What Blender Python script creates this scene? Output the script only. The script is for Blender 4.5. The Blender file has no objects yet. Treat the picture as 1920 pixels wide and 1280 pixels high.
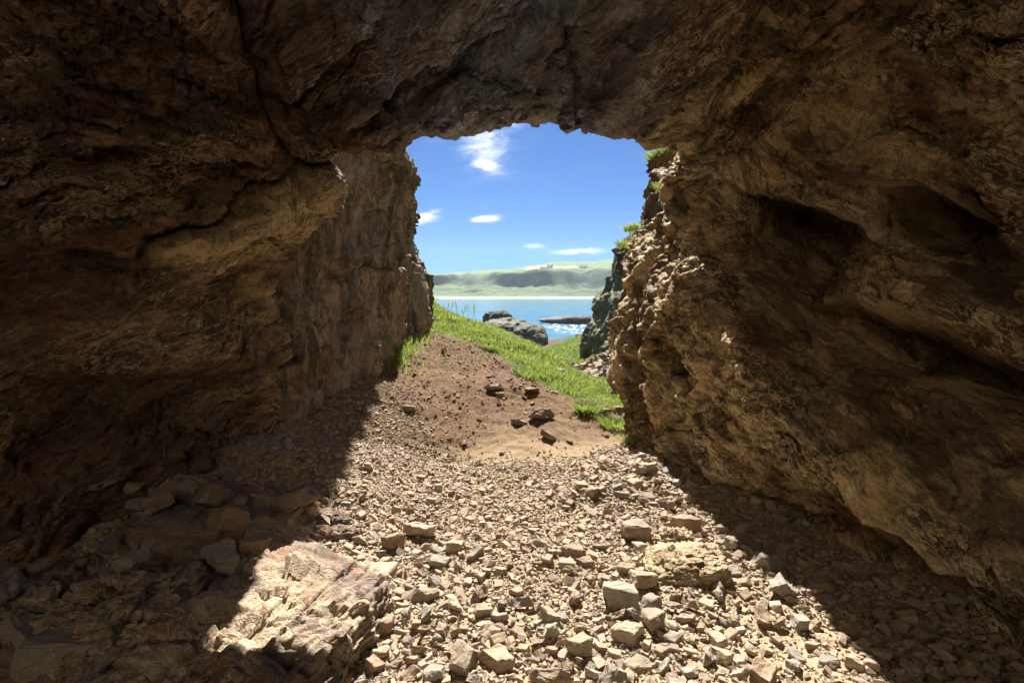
import bpy, bmesh, math, random
import numpy as np
from mathutils import Vector, Matrix, Euler

random.seed(7)
rng = np.random.default_rng(11)
sc = bpy.context.scene
COL = sc.collection
R = math.radians

# ------------------------------------------------------------------ camera, sky, sun, exposure
F = 1000.0                      # focal length in pixels of a 1920 wide frame
EYE = 1.6
PITCH = math.atan(95.0 / F)
cam_d = bpy.data.cameras.new('camera')
cam_d.sensor_width = 36.0
cam_d.lens = 36.0 * F / 1920.0
cam_d.clip_start = 0.05
cam_d.clip_end = 20000
cam = bpy.data.objects.new('camera', cam_d)
cam.location = (0, 0, EYE)
cam.rotation_euler = (math.pi / 2 - PITCH, 0, 0)
COL.objects.link(cam)
sc.camera = cam

SUN_EL, SUN_AZ = 46.5, -3.6      # azimuth measured from +Y towards +X
world = bpy.data.worlds.new('World')
sc.world = world
world.use_nodes = True
wn, wl = world.node_tree.nodes, world.node_tree.links
wn.clear()
w_out = wn.new('ShaderNodeOutputWorld')
w_bg = wn.new('ShaderNodeBackground')
w_sky = wn.new('ShaderNodeTexSky')
w_sky.sky_type = 'NISHITA'
w_sky.sun_disc = False
w_sky.sun_elevation = R(SUN_EL)
w_sky.sun_rotation = R(SUN_AZ)
w_sky.air_density = 0.8
w_sky.dust_density = 0.1
w_sky.ozone_density = 3.0
w_bg.inputs['Strength'].default_value = 0.05
# thin wisps of cirrus, placed by direction in the sky itself
w_tc = wn.new('ShaderNodeTexCoord')
w_sep = wn.new('ShaderNodeSeparateXYZ'); wl.new(w_tc.outputs['Generated'], w_sep.inputs[0])
def wm(op, a, b=None, c=None):
    m = wn.new('ShaderNodeMath'); m.operation = op
    for i, v in enumerate((a, b, c)):
        if v is None: continue
        if isinstance(v, bpy.types.NodeSocket): wl.new(v, m.inputs[i])
        else: m.inputs[i].default_value = v
    return m.outputs[0]
w_y = wm('MAXIMUM', w_sep.outputs[1], 0.02)
w_a, w_b = wm('DIVIDE', w_sep.outputs[0], w_y), wm('DIVIDE', w_sep.outputs[2], w_y)
w_cmb = wn.new('ShaderNodeCombineXYZ'); wl.new(w_a, w_cmb.inputs[0]); wl.new(w_b, w_cmb.inputs[1])
def wnoise(scale, stretch, rot, detail=7, rough=.6, dist=.6):
    mp = wn.new('ShaderNodeMapping'); wl.new(w_cmb.outputs[0], mp.inputs[0])
    mp.inputs['Scale'].default_value = stretch; mp.inputs['Rotation'].default_value = (0, 0, rot)
    n = wn.new('ShaderNodeTexNoise'); wl.new(mp.outputs[0], n.inputs['Vector'])
    n.inputs['Scale'].default_value = scale; n.inputs['Detail'].default_value = detail
    n.inputs['Roughness'].default_value = rough; n.inputs['Distortion'].default_value = dist
    return n.outputs['Fac']
w_n1 = wnoise(14, (1, 3.2, 1), R(-12)); w_n2 = wnoise(11, (1, 2.4, 1), R(-38), 9, .68, 1.4); w_n3 = wnoise(5, (1, 4, 1), R(8))
def wisp(ca, cb, ra, rb, ang, noise, lo, hi, k):
    c_, s_ = math.cos(R(ang)), math.sin(R(ang))
    da, db = wm('SUBTRACT', w_a, ca), wm('SUBTRACT', w_b, cb)
    x = wm('DIVIDE', wm('ADD', wm('MULTIPLY', da, c_), wm('MULTIPLY', db, s_)), ra)
    y = wm('DIVIDE', wm('ADD', wm('MULTIPLY', da, -s_), wm('MULTIPLY', db, c_)), rb)
    r = wm('ADD', wm('MULTIPLY', x, x), wm('MULTIPLY', y, y))
    g = wm('POWER', 2.718, wm('MULTIPLY', r, -1.0))
    v = wm('ADD', noise, wm('MULTIPLY', g, .35))
    mr = wn.new('ShaderNodeMapRange'); mr.interpolation_type = 'SMOOTHSTEP'; wl.new(v, mr.inputs['Value'])
    mr.inputs['From Min'].default_value = lo; mr.inputs['From Max'].default_value = hi
    return wm('MULTIPLY', wm('MULTIPLY', mr.outputs[0], wm('POWER', g, .6)), k)
w_parts = [wisp(-.052, .262, .040, .042, 55, w_n2, .5, 1.05, .9), wisp(-.01, .292, .05, .014, 24, w_n2, .55, 1.05, .35), wisp(-.045, .228, .03, .012, -12, w_n1, .5, .9, 1.3),
           wisp(-.056, .131, .034, .0065, 7, w_n1, .5, .95, 1.5), wisp(-.17, .134, .03, .011, 10, w_n1, .5, .95, 1.4),
           wisp(.13, .073, .05, .006, 4, w_n1, .5, .95, .9), wisp(.04, .083, .02, .004, 0, w_n1, .5, .85, .5), wisp(.6, .75, .5, .12, 12, w_n3, .55, .95, .8), wisp(-.6, .5, .5, .15, -15, w_n3, .55, .95, .8)]
w_cl = w_parts[0]
for w_p in w_parts[1:]: w_cl = wm('ADD', w_cl, w_p)
w_cl = wm('MINIMUM', w_cl, .9)
w_mix = wn.new('ShaderNodeMix'); w_mix.data_type = 'RGBA'
wl.new(w_cl, w_mix.inputs[0]); w_tint = wn.new('ShaderNodeMix'); w_tint.data_type = 'RGBA'; w_tint.blend_type = 'MULTIPLY'; w_tint.inputs[0].default_value = 1
wl.new(w_sky.outputs[0], w_tint.inputs[6]); w_tint.inputs[7].default_value = (.135, .33, .57, 1)
wl.new(w_tint.outputs[2], w_mix.inputs[6]); w_mix.inputs[7].default_value = (7.5, 7.9, 8.4, 1)
wl.new(w_mix.outputs[2], w_bg.inputs[0]); wl.new(w_bg.outputs[0], w_out.inputs[0])

sun_d = bpy.data.lights.new('sun', 'SUN')
sun_d.energy = 4.8
sun_d.angle = R(0.5)
sun_d.color = (1.0, 0.95, 0.86)
sun = bpy.data.objects.new('sun', sun_d)
sd = Vector((math.sin(R(SUN_AZ)) * math.cos(R(SUN_EL)), math.cos(R(SUN_AZ)) * math.cos(R(SUN_EL)), math.sin(R(SUN_EL))))
sun.rotation_euler = sd.to_track_quat('Z', 'Y').to_euler()
sun.location = (0, 4, 12)
COL.objects.link(sun)

sc.view_settings.view_transform = 'Standard'
sc.view_settings.look = 'None'
sc.view_settings.gamma = 1.0
sc.view_settings.exposure = 1.75
sc.cycles.max_bounces = 10
sc.cycles.diffuse_bounces = 8
sc.cycles.glossy_bounces = 3
sc.cycles.transmission_bounces = 4
sc.cycles.volume_bounces = 0
sc.cycles.use_denoising = True
sc.cycles.sample_clamp_indirect = 8.0

# ------------------------------------------------------------------ helpers: projection, noise
def P(px, py, Y):
    a = (px - 960.0) / F
    b = (640.0 - py) / F
    dy = math.cos(PITCH) + b * math.sin(PITCH)
    dz = -math.sin(PITCH) + b * math.cos(PITCH)
    return (a * Y / dy, Y, EYE + dz * Y / dy)

def proj(p):
    y, z = p[..., 1], p[..., 2] - EYE
    d = np.maximum(y * math.cos(PITCH) - z * math.sin(PITCH), 1e-3)
    u = y * math.sin(PITCH) + z * math.cos(PITCH)
    return 960 + F * p[..., 0] / d, 640 - F * u / d

def h3(ix, iy, iz, s):
    h = (ix.astype(np.uint32) * np.uint32(374761393) + iy.astype(np.uint32) * np.uint32(668265263)
         + iz.astype(np.uint32) * np.uint32(2147483647 - 58) + np.uint32((s * 1274126177) & 0xffffffff))
    h ^= h >> np.uint32(13); h *= np.uint32(1274126177)
    h ^= h >> np.uint32(16); h *= np.uint32(2246822519)
    h ^= h >> np.uint32(13)
    return h.astype(np.float32) * np.float32(1.0 / 4294967296.0)

def vnoise(p, s=0):
    i = np.floor(p).astype(np.int64); f = (p - i).astype(np.float32)
    f = f * f * f * (f * (f * 6 - 15) + 10)
    x, y, z = i[..., 0], i[..., 1], i[..., 2]
    r = 0
    for a in (0, 1):
        wa = f[..., 0] if a else 1 - f[..., 0]
        for b in (0, 1):
            wb = f[..., 1] if b else 1 - f[..., 1]
            for c in (0, 1):
                wc = f[..., 2] if c else 1 - f[..., 2]
                r = r + wa * wb * wc * h3(x + a, y + b, z + c, s)
    return r * 2 - 1

def fbm(p, octv=4, s=0, gain=0.5):
    r = 0; a = 1.0
    for k in range(octv):
        r = r + a * vnoise(p * (2.03 ** k) + 17.3 * k, s + k); a *= gain
    return r

def ridged(p, octv=4, s=0, gain=0.5):
    r = 0; a = 1.0
    for k in range(octv):
        r = r + a * (1 - 2 * np.abs(vnoise(p * (2.03 ** k) + 9.1 * k, s + k))); a *= gain
    return r

_FM = {}
def facet(p, s=0, tilt=0.9, curv=0.5, amp=0.5):
    """facet_raw shifted so that its mean is one half"""
    k = (tilt, curv, amp)
    if k not in _FM:
        _FM[k] = float(facet_raw(np.random.default_rng(1).uniform(0, 30, (20000, 3)), 999, tilt, curv, amp).mean())
    return facet_raw(p, s, tilt, curv, amp) - _FM[k] + 0.5

def facet_raw(p, s=0, tilt=0.9, curv=0.5, amp=0.5):
    """piecewise planar fracture surface: upper envelope of randomly tilted cells"""
    i = np.floor(p).astype(np.int64)
    best = np.full(p.shape[:-1], -9.0, np.float32)
    for a in (-1, 0, 1):
        for b in (-1, 0, 1):
            for c in (-1, 0, 1):
                x, y, z = i[..., 0] + a, i[..., 1] + b, i[..., 2] + c
                h1, h2, hh = h3(x, y, z, s), h3(x, y, z, s + 1), h3(x, y, z, s + 2)
                dx = p[..., 0] - (x + h1); dy = p[..., 1] - (y + h2); dz = p[..., 2] - (z + hh)
                t1 = h3(x, y, z, s + 3) * 2 - 1; t2 = h3(x, y, z, s + 4) * 2 - 1; t3 = (h1 * 7.31) % 1 * 2 - 1
                v = amp * ((h2 * 5.17) % 1) + tilt * (dx * t1 + dy * t2 + dz * t3) - curv * (dx * dx + dy * dy + dz * dz)
                best = np.maximum(best, v.astype(np.float32))
    return best

def smooth01(t):
    t = np.clip(t, 0, 1); return t * t * (3 - 2 * t)

def pchip(xk, yk, x):
    """monotone cubic, yk (n, ...)"""
    xk = np.asarray(xk, float); yk = np.asarray(yk, float); x = np.asarray(x, float)
    h = np.diff(xk); sh = (len(h),) + (1,) * (yk.ndim - 1)
    d = np.diff(yk, axis=0) / h.reshape(sh)
    m = np.zeros_like(yk); m[0] = d[0]; m[-1] = d[-1]
    if len(xk) > 2:
        w1 = (2 * h[1:] + h[:-1]).reshape((-1,) + sh[1:]); w2 = (h[1:] + 2 * h[:-1]).reshape((-1,) + sh[1:])
        ok = d[:-1] * d[1:] > 0
        with np.errstate(all='ignore'):
            mm = (w1 + w2) / (w1 / np.where(ok, d[:-1], 1) + w2 / np.where(ok, d[1:], 1))
        m[1:-1] = np.where(ok, mm, 0)
    k = np.clip(np.searchsorted(xk, x) - 1, 0, len(h) - 1)
    t = ((x - xk[k]) / h[k]).reshape((-1,) + (1,) * (yk.ndim - 1)); hk = h[k].reshape(t.shape)
    return ((1 + 2 * t) * (1 - t) ** 2 * yk[k] + t * (1 - t) ** 2 * hk * m[k]
            + t * t * (3 - 2 * t) * yk[k + 1] + t * t * (t - 1) * hk * m[k + 1])

# ------------------------------------------------------------------ helpers: objects
def tag(o, label=None, cat=None, group=None, kind=None):
    if label: o['label'] = label
    if cat: o['category'] = cat
    if group: o['group'] = group
    if kind: o['kind'] = kind
    return o

def mesh_np(name, verts, faces, mat, parent=None, smooth=True, attrs=None):
    """faces: (n,3) or (n,4) int array"""
    me = bpy.data.meshes.new(name)
    verts = np.ascontiguousarray(verts, np.float32).reshape(-1, 3)
    faces = np.ascontiguousarray(faces, np.int32)
    n, k = faces.shape
    me.vertices.add(len(verts)); me.vertices.foreach_set('co', verts.ravel())
    me.loops.add(n * k); me.loops.foreach_set('vertex_index', faces.ravel())
    me.polygons.add(n)
    me.polygons.foreach_set('loop_start', np.arange(0, n * k, k, dtype=np.int32))
    me.polygons.foreach_set('loop_total', np.full(n, k, np.int32))
    me.update(calc_edges=True)
    me.polygons.foreach_set('use_smooth', np.full(n, bool(smooth)))
    for nm, arr in (attrs or {}).items():
        at = me.attributes.new(nm, 'FLOAT', 'POINT')
        at.data.foreach_set('value', np.ascontiguousarray(arr, np.float32).ravel())
    if mat: me.materials.append(mat)
    o = bpy.data.objects.new(name, me); COL.objects.link(o)
    if parent: o.parent = parent
    return o

def grid_faces(nu, nv, flip=False):
    i = np.arange(nu - 1)[:, None] * nv + np.arange(nv - 1)[None, :]
    f = np.stack([i, i + 1, i + nv + 1, i + nv], -1).reshape(-1, 4)
    return f[:, ::-1] if flip else f

def empty(name, loc=(0, 0, 0)):
    o = bpy.data.objects.new(name, None); o.location = loc; o.empty_display_size = 0.2
    COL.objects.link(o); return o

def grid_normals(g):
    du = np.gradient(g, axis=0); dv = np.gradient(g, axis=1)
    n = np.cross(dv, du); l = np.linalg.norm(n, axis=-1, keepdims=True)
    return n / np.maximum(l, 1e-9)

# ------------------------------------------------------------------ materials
class NT:
    def __init__(s, name):
        s.m = bpy.data.materials.new(name); s.m.use_nodes = True
        s.n, s.l = s.m.node_tree.nodes, s.m.node_tree.links
        s.n.clear()
        s.out = s.n.new('ShaderNodeOutputMaterial')
        s.bsdf = s.n.new('ShaderNodeBsdfPrincipled')
        s.l.new(s.bsdf.outputs[0], s.out.inputs[0])
        s.bsdf.inputs['Specular IOR Level'].default_value = 0.25
        g = s.n.new('ShaderNodeNewGeometry'); s.pos = g.outputs['Position']; s.nor = g.outputs['Normal']
    def put(s, inp, v):
        if isinstance(v, bpy.types.NodeSocket): s.l.new(v, inp)
        elif v is not None: inp.default_value = v
    def vscale(s, v, k, off=(0, 0, 0), rot=(0, 0, 0)):
        m = s.n.new('ShaderNodeMapping'); s.put(m.inputs['Vector'], v)
        m.inputs['Scale'].default_value = k; m.inputs['Location'].default_value = off; m.inputs['Rotation'].default_value = rot
        return m.outputs[0]
    def noise(s, v, scale, detail=5, rough=0.6, dist=0.0, col=False):
        t = s.n.new('ShaderNodeTexNoise'); s.put(t.inputs['Vector'], v)
        t.inputs['Scale'].default_value = scale; t.inputs['Detail'].default_value = detail
        t.inputs['Roughness'].default_value = rough; t.inputs['Distortion'].default_value = dist
        return t.outputs['Color' if col else 'Fac']
    def vor(s, v, scale, feat='F1', out='Distance', rnd=1.0):
        t = s.n.new('ShaderNodeTexVoronoi'); t.feature = feat; s.put(t.inputs['Vector'], v)
        t.inputs['Scale'].default_value = scale; t.inputs['Randomness'].default_value = rnd
        return t.outputs[out]
    def math(s, op, a, b=None, c=None):
        m = s.n.new('ShaderNodeMath'); m.operation = op
        s.put(m.inputs[0], a)
        if b is not None: s.put(m.inputs[1], b)
        if c is not None: s.put(m.inputs[2], c)
        return m.outputs[0]
    def vmath(s, op, a, b=None, scale=None):
        m = s.n.new('ShaderNodeVectorMath'); m.operation = op
        s.put(m.inputs[0], a)
        if b is not None: s.put(m.inputs[1], b)
        if scale is not None: m.inputs['Scale'].default_value = scale
        return m.outputs[0]
    def rng(s, v, a, b, lo=0.0, hi=1.0, smooth=True):
        m = s.n.new('ShaderNodeMapRange'); s.put(m.inputs['Value'], v)
        m.inputs['From Min'].default_value = a; m.inputs['From Max'].default_value = b
        m.inputs['To Min'].default_value = lo; m.inputs['To Max'].default_value = hi
        if smooth: m.interpolation_type = 'SMOOTHSTEP'
        return m.outputs[0]
    def mix(s, f, a, b, mode='MIX'):
        m = s.n.new('ShaderNodeMix'); m.data_type = 'RGBA'; m.blend_type = mode
        s.put(m.inputs[0], f)
        s.put(m.inputs[6], a if isinstance(a, bpy.types.NodeSocket) else (*a, 1))
        s.put(m.inputs[7], b if isinstance(b, bpy.types.NodeSocket) else (*b, 1))
        return m.outputs[2]
    def ramp(s, v, stops):
        r = s.n.new('ShaderNodeValToRGB'); s.put(r.inputs[0], v)
        e = r.color_ramp.elements
        while len(e) < len(stops): e.new(0.5)
        for k, (p, c) in enumerate(stops): e[k].position = p; e[k].color = (*c, 1)
        return r.outputs[0]
    def attr(s, name):
        a = s.n.new('ShaderNodeAttribute'); a.attribute_name = name; return a.outputs['Fac']
    def bump(s, h, strength, dist, prev=None):
        b = s.n.new('ShaderNodeBump'); s.put(b.inputs['Height'], h)
        b.inputs['Strength'].default_value = strength; b.inputs['Distance'].default_value = dist
        if prev is not None: s.put(b.inputs['Normal'], prev)
        return b.outputs[0]
    def sep(s, v):
        x = s.n.new('ShaderNodeSeparateXYZ'); s.put(x.inputs[0], v); return x.outputs
    def done(s, col, rough=0.9, normal=None):
        s.put(s.bsdf.inputs['Base Color'], col if isinstance(col, bpy.types.NodeSocket) else (*col, 1))
        s.put(s.bsdf.inputs['Roughness'], rough)
        if normal is not None: s.put(s.bsdf.inputs['Normal'], normal)
        return s.m

def cave_rock(name, stretch=(1, 1, 1), rot=(0, 0, 0), dark=(.085, .055, .035), mid=(.22, .145, .08),
              pale=(.42, .32, .19), grey=(.15, .135, .12), greyness=0.5, vein=0.6, moss=0.0, scale=1.0, bumpk=1.0, edir=None, ek=.35, blend=()):
    t = NT(name)
    for at_, cs_ in blend:
        f_ = t.attr(at_)
        dark, mid, pale, grey = [t.mix(f_, a_, b_) for a_, b_ in zip((dark, mid, pale, grey), cs_)]
    p0 = t.pos
    if edir is not None:
        e_ = Vector(edir).normalized()
        dm_ = t.n.new('ShaderNodeVectorMath'); dm_.operation = 'DOT_PRODUCT'; t.put(dm_.inputs[0], t.pos); dm_.inputs[1].default_value = e_
        cx_ = t.n.new('ShaderNodeCombineXYZ')
        for i_ in range(3): t.put(cx_.inputs[i_], t.math('MULTIPLY', dm_.outputs['Value'], float(e_[i_] * (ek - 1))))
        p0 = t.vmath('ADD', t.pos, cx_.outputs[0])
    p = t.vscale(p0, tuple(k * scale for k in stretch), rot=rot)
    warp = t.vmath('SUBTRACT', t.noise(p, 2.2, 5, .6, col=True), (0.5, 0.5, 0.5))
    q = t.vmath('ADD', p, t.vmath('SCALE', warp, scale=0.55))
    warp2 = t.vmath('SUBTRACT', t.noise(q, 9, 4, .6, col=True), (0.5, 0.5, 0.5))
    q2 = t.vmath('ADD', q, t.vmath('SCALE', warp2, scale=0.16))
    big = t.noise(q, 0.9, 4, .55)
    c = t.mix(t.rng(t.noise(q2, 3.0, 8, .72), .41, .59), dark, mid)
    c = t.mix(t.math('MULTIPLY', t.rng(big, .48, .64), greyness), c, grey)
    clast = t.vor(q2, 7.0, 'F1', 'Color')
    c = t.mix(t.math('MULTIPLY', t.rng(t.sep(clast)[0], .62, .9), .55), c, (.07, .05, .045))
    c = t.mix(t.math('MULTIPLY', t.rng(t.sep(clast)[1], .78, .95), .6), c, (.2, .085, .045))
    e1 = t.vor(q2, 5.5, 'DISTANCE_TO_EDGE', 'Distance')
    e2 = t.vor(q2, 15.0, 'DISTANCE_TO_EDGE', 'Distance')
    v1 = t.rng(e1, 0.0, 0.055, 1, 0); v2 = t.rng(e2, 0.0, 0.10, 1, 0)
    vm = t.rng(t.noise(p, 1.7, 3, .5), .42, .62)
    vv = t.math('MULTIPLY', t.math('MAXIMUM', v1, t.math('MULTIPLY', v2, .7)), t.math('MULTIPLY', vm, vein))
    c = t.mix(vv, c, pale)
    fine = t.noise(q2, 38, 6, .75)
    c = t.mix(t.rng(fine, .56, .72), c, t.mix(0.5, c, pale))
    c = t.mix(t.rng(fine, .46, .32), c, t.mix(0.6, c, dark))
    if moss > 0:
        nz = t.sep(t.nor)[2]
        mk = t.math('MULTIPLY', t.rng(t.math('ADD', nz, t.math('MULTIPLY', t.noise(p, 1.3, 5, .7), 1.6)), .75, 1.2), moss)
        c = t.mix(mk, c, t.mix(t.noise(p, 6, 4, .7), (.07, .10, .025), (.17, .22, .06)))
    hh = t.math('ADD', t.math('MULTIPLY', t.noise(q2, 11, 9, .72), 1.0),
                t.math('ADD', t.math('MULTIPLY', t.rng(e2, 0, .14), .22), t.math('MULTIPLY', t.noise(p, 70, 5, .7), .28)))
    n = t.bump(hh, 0.85 * bumpk, 0.04)
    return t.done(c, 0.82, n)

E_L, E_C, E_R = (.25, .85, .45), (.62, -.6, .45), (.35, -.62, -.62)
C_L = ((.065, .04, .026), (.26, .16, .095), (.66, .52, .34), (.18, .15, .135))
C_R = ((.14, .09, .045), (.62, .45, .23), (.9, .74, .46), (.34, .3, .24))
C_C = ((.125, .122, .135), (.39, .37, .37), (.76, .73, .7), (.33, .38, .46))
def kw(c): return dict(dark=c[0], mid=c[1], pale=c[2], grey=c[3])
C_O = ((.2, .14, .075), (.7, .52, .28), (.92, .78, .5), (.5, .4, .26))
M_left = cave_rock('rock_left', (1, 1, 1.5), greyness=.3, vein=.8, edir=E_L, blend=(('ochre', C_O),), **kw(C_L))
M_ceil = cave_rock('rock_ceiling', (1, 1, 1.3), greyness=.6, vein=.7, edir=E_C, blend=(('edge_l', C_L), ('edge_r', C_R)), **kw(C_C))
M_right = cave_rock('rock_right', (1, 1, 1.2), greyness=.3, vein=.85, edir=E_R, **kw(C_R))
M_outer = cave_rock('rock_outer_cliff', (1.3, 1.3, .8), (R(8), 0, 0), dark=(.12, .095, .07), mid=(.4, .32, .23), pale=(.66, .58, .44), grey=(.3, .31, .32), greyness=.6, vein=.6, edir=(.1, .25, 1), ek=.35)
M_crag = cave_rock('rock_crag', (1, 1, .7), dark=(.07, .06, .05), mid=(.22, .18, .14), pale=(.42, .36, .28), grey=(.16, .16, .15), vein=.5, moss=.38, scale=1.0)
M_green = cave_rock('rock_green_cliff', (1, 1, .5), dark=(.06, .05, .04), mid=(.22, .165, .10), pale=(.4, .33, .23), grey=(.15, .135, .11), vein=.4, moss=.42, scale=.35)
M_sea_rock = cave_rock('rock_sea', (1, 1, 1), (0, 0, 0), dark=(.03, .028, .026), mid=(.09, .08, .07), pale=(.2, .18, .15), grey=(.045, .045, .045), vein=.1, moss=.3, scale=.12)
M_skerry = cave_rock('rock_skerry', (1, 1, 1), (0, 0, 0), dark=(.03, .026, .024), mid=(.09, .07, .06), pale=(.2, .17, .14), grey=(.07, .07, .075), vein=.15, moss=.0, scale=.12)
M_slab = cave_rock('rock_slab', (1, 1.2, 1.6), edir=(.75, -.5, -.1), ek=.6, dark=(.2, .15, .12), mid=(.42, .32, .215), pale=(.6, .48, .32), grey=(.24, .2, .19), greyness=.55, vein=.9, scale=1.0, bumpk=.7)
M_crumb = cave_rock('rock_crumbly', (1, 1, 1.2), (0, 0, 0), dark=(.36, .27, .16), mid=(.54, .43, .27), pale=(.68, .57, .38), grey=(.4, .33, .24), greyness=.3, vein=.7, scale=2.0, bumpk=.7)

def stone_mat(name, cols, use_attr=False):
    t = NT(name)
    if use_attr: r = t.attr('tint')
    else:
        oi = t.n.new('ShaderNodeObjectInfo'); r = oi.outputs['Random']
    co = t.n.new('ShaderNodeTexCoord').outputs['Object'] if not use_attr else t.pos
    base = t.ramp(r, [(k / (len(cols) - 1) if len(cols) > 1 else 0, c) for k, c in enumerate(cols)])
    off = t.vmath('ADD', t.pos, t.vmath('SCALE', co, scale=.1))
    c = t.mix(t.rng(t.noise(off, 22, 6, .7), .35, .68), t.mix(.35, base, (.16, .12, .09)), base)
    c = t.mix(t.math('MULTIPLY', t.rng(t.noise(off, 9, 4, .6), .55, .7), .5), c, (.46, .36, .24))
    e = t.vor(t.vmath('ADD', off, t.vmath('SCALE', t.noise(off, 14, 3, .6, col=True), scale=.08)), 9, 'DISTANCE_TO_EDGE', 'Distance')
    c = t.mix(t.rng(e, 0, .02, .5, 0), c, (.5, .42, .3))
    n = t.bump(t.noise(off, 55, 7, .72), .55, .012)
    return t.done(c, .85, n)

TONES = {
    'tan': stone_mat('stone_tan', [(.33, .25, .175), (.44, .345, .24), (.29, .23, .17), (.47, .375, .27)]),
    'reddish': stone_mat('stone_reddish', [(.3, .205, .14), (.36, .255, .175), (.27, .19, .135)]),
    'grey': stone_mat('stone_grey', [(.27, .235, .195), (.34, .295, .24), (.22, .19, .16)]),
}
TONES['brown'] = stone_mat('stone_brown', [(.2, .145, .1), (.26, .19, .13), (.18, .14, .11)])
M_grit = stone_mat('grit', [(.2, .13, .085), (.27, .19, .12), (.17, .11, .08), (.32, .23, .16), (.14, .1, .08)], True)
M_gravel = stone_mat('gravel', [(.33, .25, .175), (.47, .365, .25), (.25, .18, .13), (.41, .32, .23), (.22, .19, .165), (.5, .4, .28), (.3, .255, .21), (.35, .24, .17)], True)

# ------------------------------------------------------------------ ground height field
ANCH = []
def A3(x, y, z): ANCH.append((x, y, z))
def AP(px, py, Y): ANCH.append(P(px, py, Y))
for a in ((0, 0, 0), (0, 2, 0), (0, 3.2, 0), (-1.4, 1, .0), (1.6, 1, 0), (1.2, 2.3, 0), (2.3, 2.3, .0), (-2.7, 2.6, .12), (-2.4, 3.6, .22), (-2.0, 4.5, .3),
          (0, -3, .1), (-2, -3, .2), (2, -3, .2), (0, -8, .3), (-4, 0, .2), (4, 0, .1), (-4, 4, .5), (3.5, 4, .1), (-1.9, 6, .38), (-1.9, 8, .58),
          (-1.2, 3.6, .05), (1.2, 3.6, .05), (.9, 4.6, .13), (1.6, 5, .2), (2.6, 6, .2), (-4, 8, .9), (-6, 12, 1.5), (-8, 20, 2.5), (-14, 40, 2), (-25, 90, -6),
          (-2.2, 14, 1.3), (-3.0, 18, .9), (-2, 24, -2.2), (0, 22, -1.3), (-3, 34, -5), (0, 36, -5.6), (-6, 60, -9), (-5, 90, -11), (0, 60, -7.5), (-30, 150, -13), (0, 140, -12.5), (20, 150, -12),
          (3.2, 8, .1), (5, 10, 1), (8, 20, 2.5), (14, 30, 4), (26, 60, 6), (40, 110, 4), (60, 150, -9), (0, 400, -16), (-200, 400, -18), (200, 400, -18), (-600, 900, -20), (600, 900, -20), (0, 900, -20), (0, 2500, -20), (-1500, 2500, -20), (1500, 2500, -20)):
    A3(*a)
for a in ((1100, 850, 5.25), (870, 838, 5.5), (980, 862, 5.1), (750, 760, 6.2), (925, 735, 6.8), (1010, 790, 6.0), (800, 640, 9.5), (770, 603, 12), (900, 655, 9.5), (960, 690, 8.5), (1040, 740, 7.5),
          (1160, 832, 5.6), (1150, 775, 6.6), (1090, 790, 6.3), (822, 582, 14), (905, 612, 13), (1000, 655, 12), (1100, 718, 11), (1185, 760, 10), (1195, 800, 7.0),
          (1100, 735, 16), (1030, 672, 22), (1080, 690, 35), (1120, 660, 50), (1050, 646, 92), (1030, 638, 122), (1095, 633, 108), (1150, 635, 55), (1150, 690, 30), (1180, 720, 20), (1140, 720, 22)):
    AP(*a)
ANCH = np.array(ANCH)
def to_uv(x, y):
    yy = np.maximum(y, -7.5) + 9.0
    return np.stack([x / yy * 2.0, np.log(yy)], -1)
def tps(r2):
    return 0.5 * r2 * np.log(r2 + 1e-12)
_A = to_uv(ANCH[:, 0], ANCH[:, 1])
_n = len(_A)
_K = tps(((_A[:, None] - _A[None]) ** 2).sum(-1)) + np.eye(_n) * 2e-4
_Pm = np.concatenate([np.ones((_n, 1)), _A], 1)
_S = np.block([[_K, _Pm], [_Pm.T, np.zeros((3, 3))]])
_w = np.linalg.solve(_S, np.concatenate([ANCH[:, 2] / (ANCH[:, 1] + 9.0), np.zeros(3)]))
def gbase(x, y):
    x = np.asarray(x, float); y = np.asarray(y, float)
    sh = x.shape; x = x.ravel(); y = y.ravel()
    out = np.empty(len(x))
    for k in range(0, len(x), 100000):
        q = to_uv(x[k:k + 100000], y[k:k + 100000])
        kk = tps(((q[:, None] - _A[None]) ** 2).sum(-1))
        out[k:k + 100000] = (kk @ _w[:_n] + _w[_n] + q @ _w[_n + 1:]) * (np.maximum(y[k:k + 100000], -7.5) + 9.0)
    return out.reshape(sh)
def ghash(x, y):
    p = np.stack([x, y, np.zeros_like(x)], -1)
    near = smooth01((16 - y) / 6)
    far = 1 - near
    d = near * (.035 * fbm(p * 1.7, 4, 3) + .012 * fbm(p * 9, 3, 8))
    # little scarps where the turf has slipped off the mound
    d = d + near * smooth01((y - 5.6) / 1.0) * .06 * facet(p * 1.6, 55, .8, .4, .6)
    d = d + far * smooth01((y - 10) / 20) * (.35 * fbm(p * .25, 4, 5) + .12 * fbm(p * 1.2, 3, 6))
    return d
def ground(x, y):
    x = np.asarray(x, float); y = np.asarray(y, float)
    return gbase(x, y) + ghash(x, y)
def ground1(x, y): return float(ground(np.array([x]), np.array([y]))[0])

# where the turf grows: distance above the crest line that runs down the mound
def turf(x, y):
    xl = np.array([-2.6, -1.9, -1.3, -.6, 0.0, .45, .85, 1.25, 1.6, 3, 40])
    yl = np.array([10.6, 10.8, 10.6, 9.6, 8.6, 7.7, 7.3, 6.8, 7.0, 7.2, 7.2])
    yy = np.interp(x, xl, yl)
    p = np.stack([x, y, np.zeros_like(x)], -1)
    return (y - yy) + .45 * fbm(p * 1.3, 4, 31)

# terrain sheet
nu, nv = 900, 700
vv = np.linspace(math.log(1.5), math.log(3200), nu)
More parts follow.
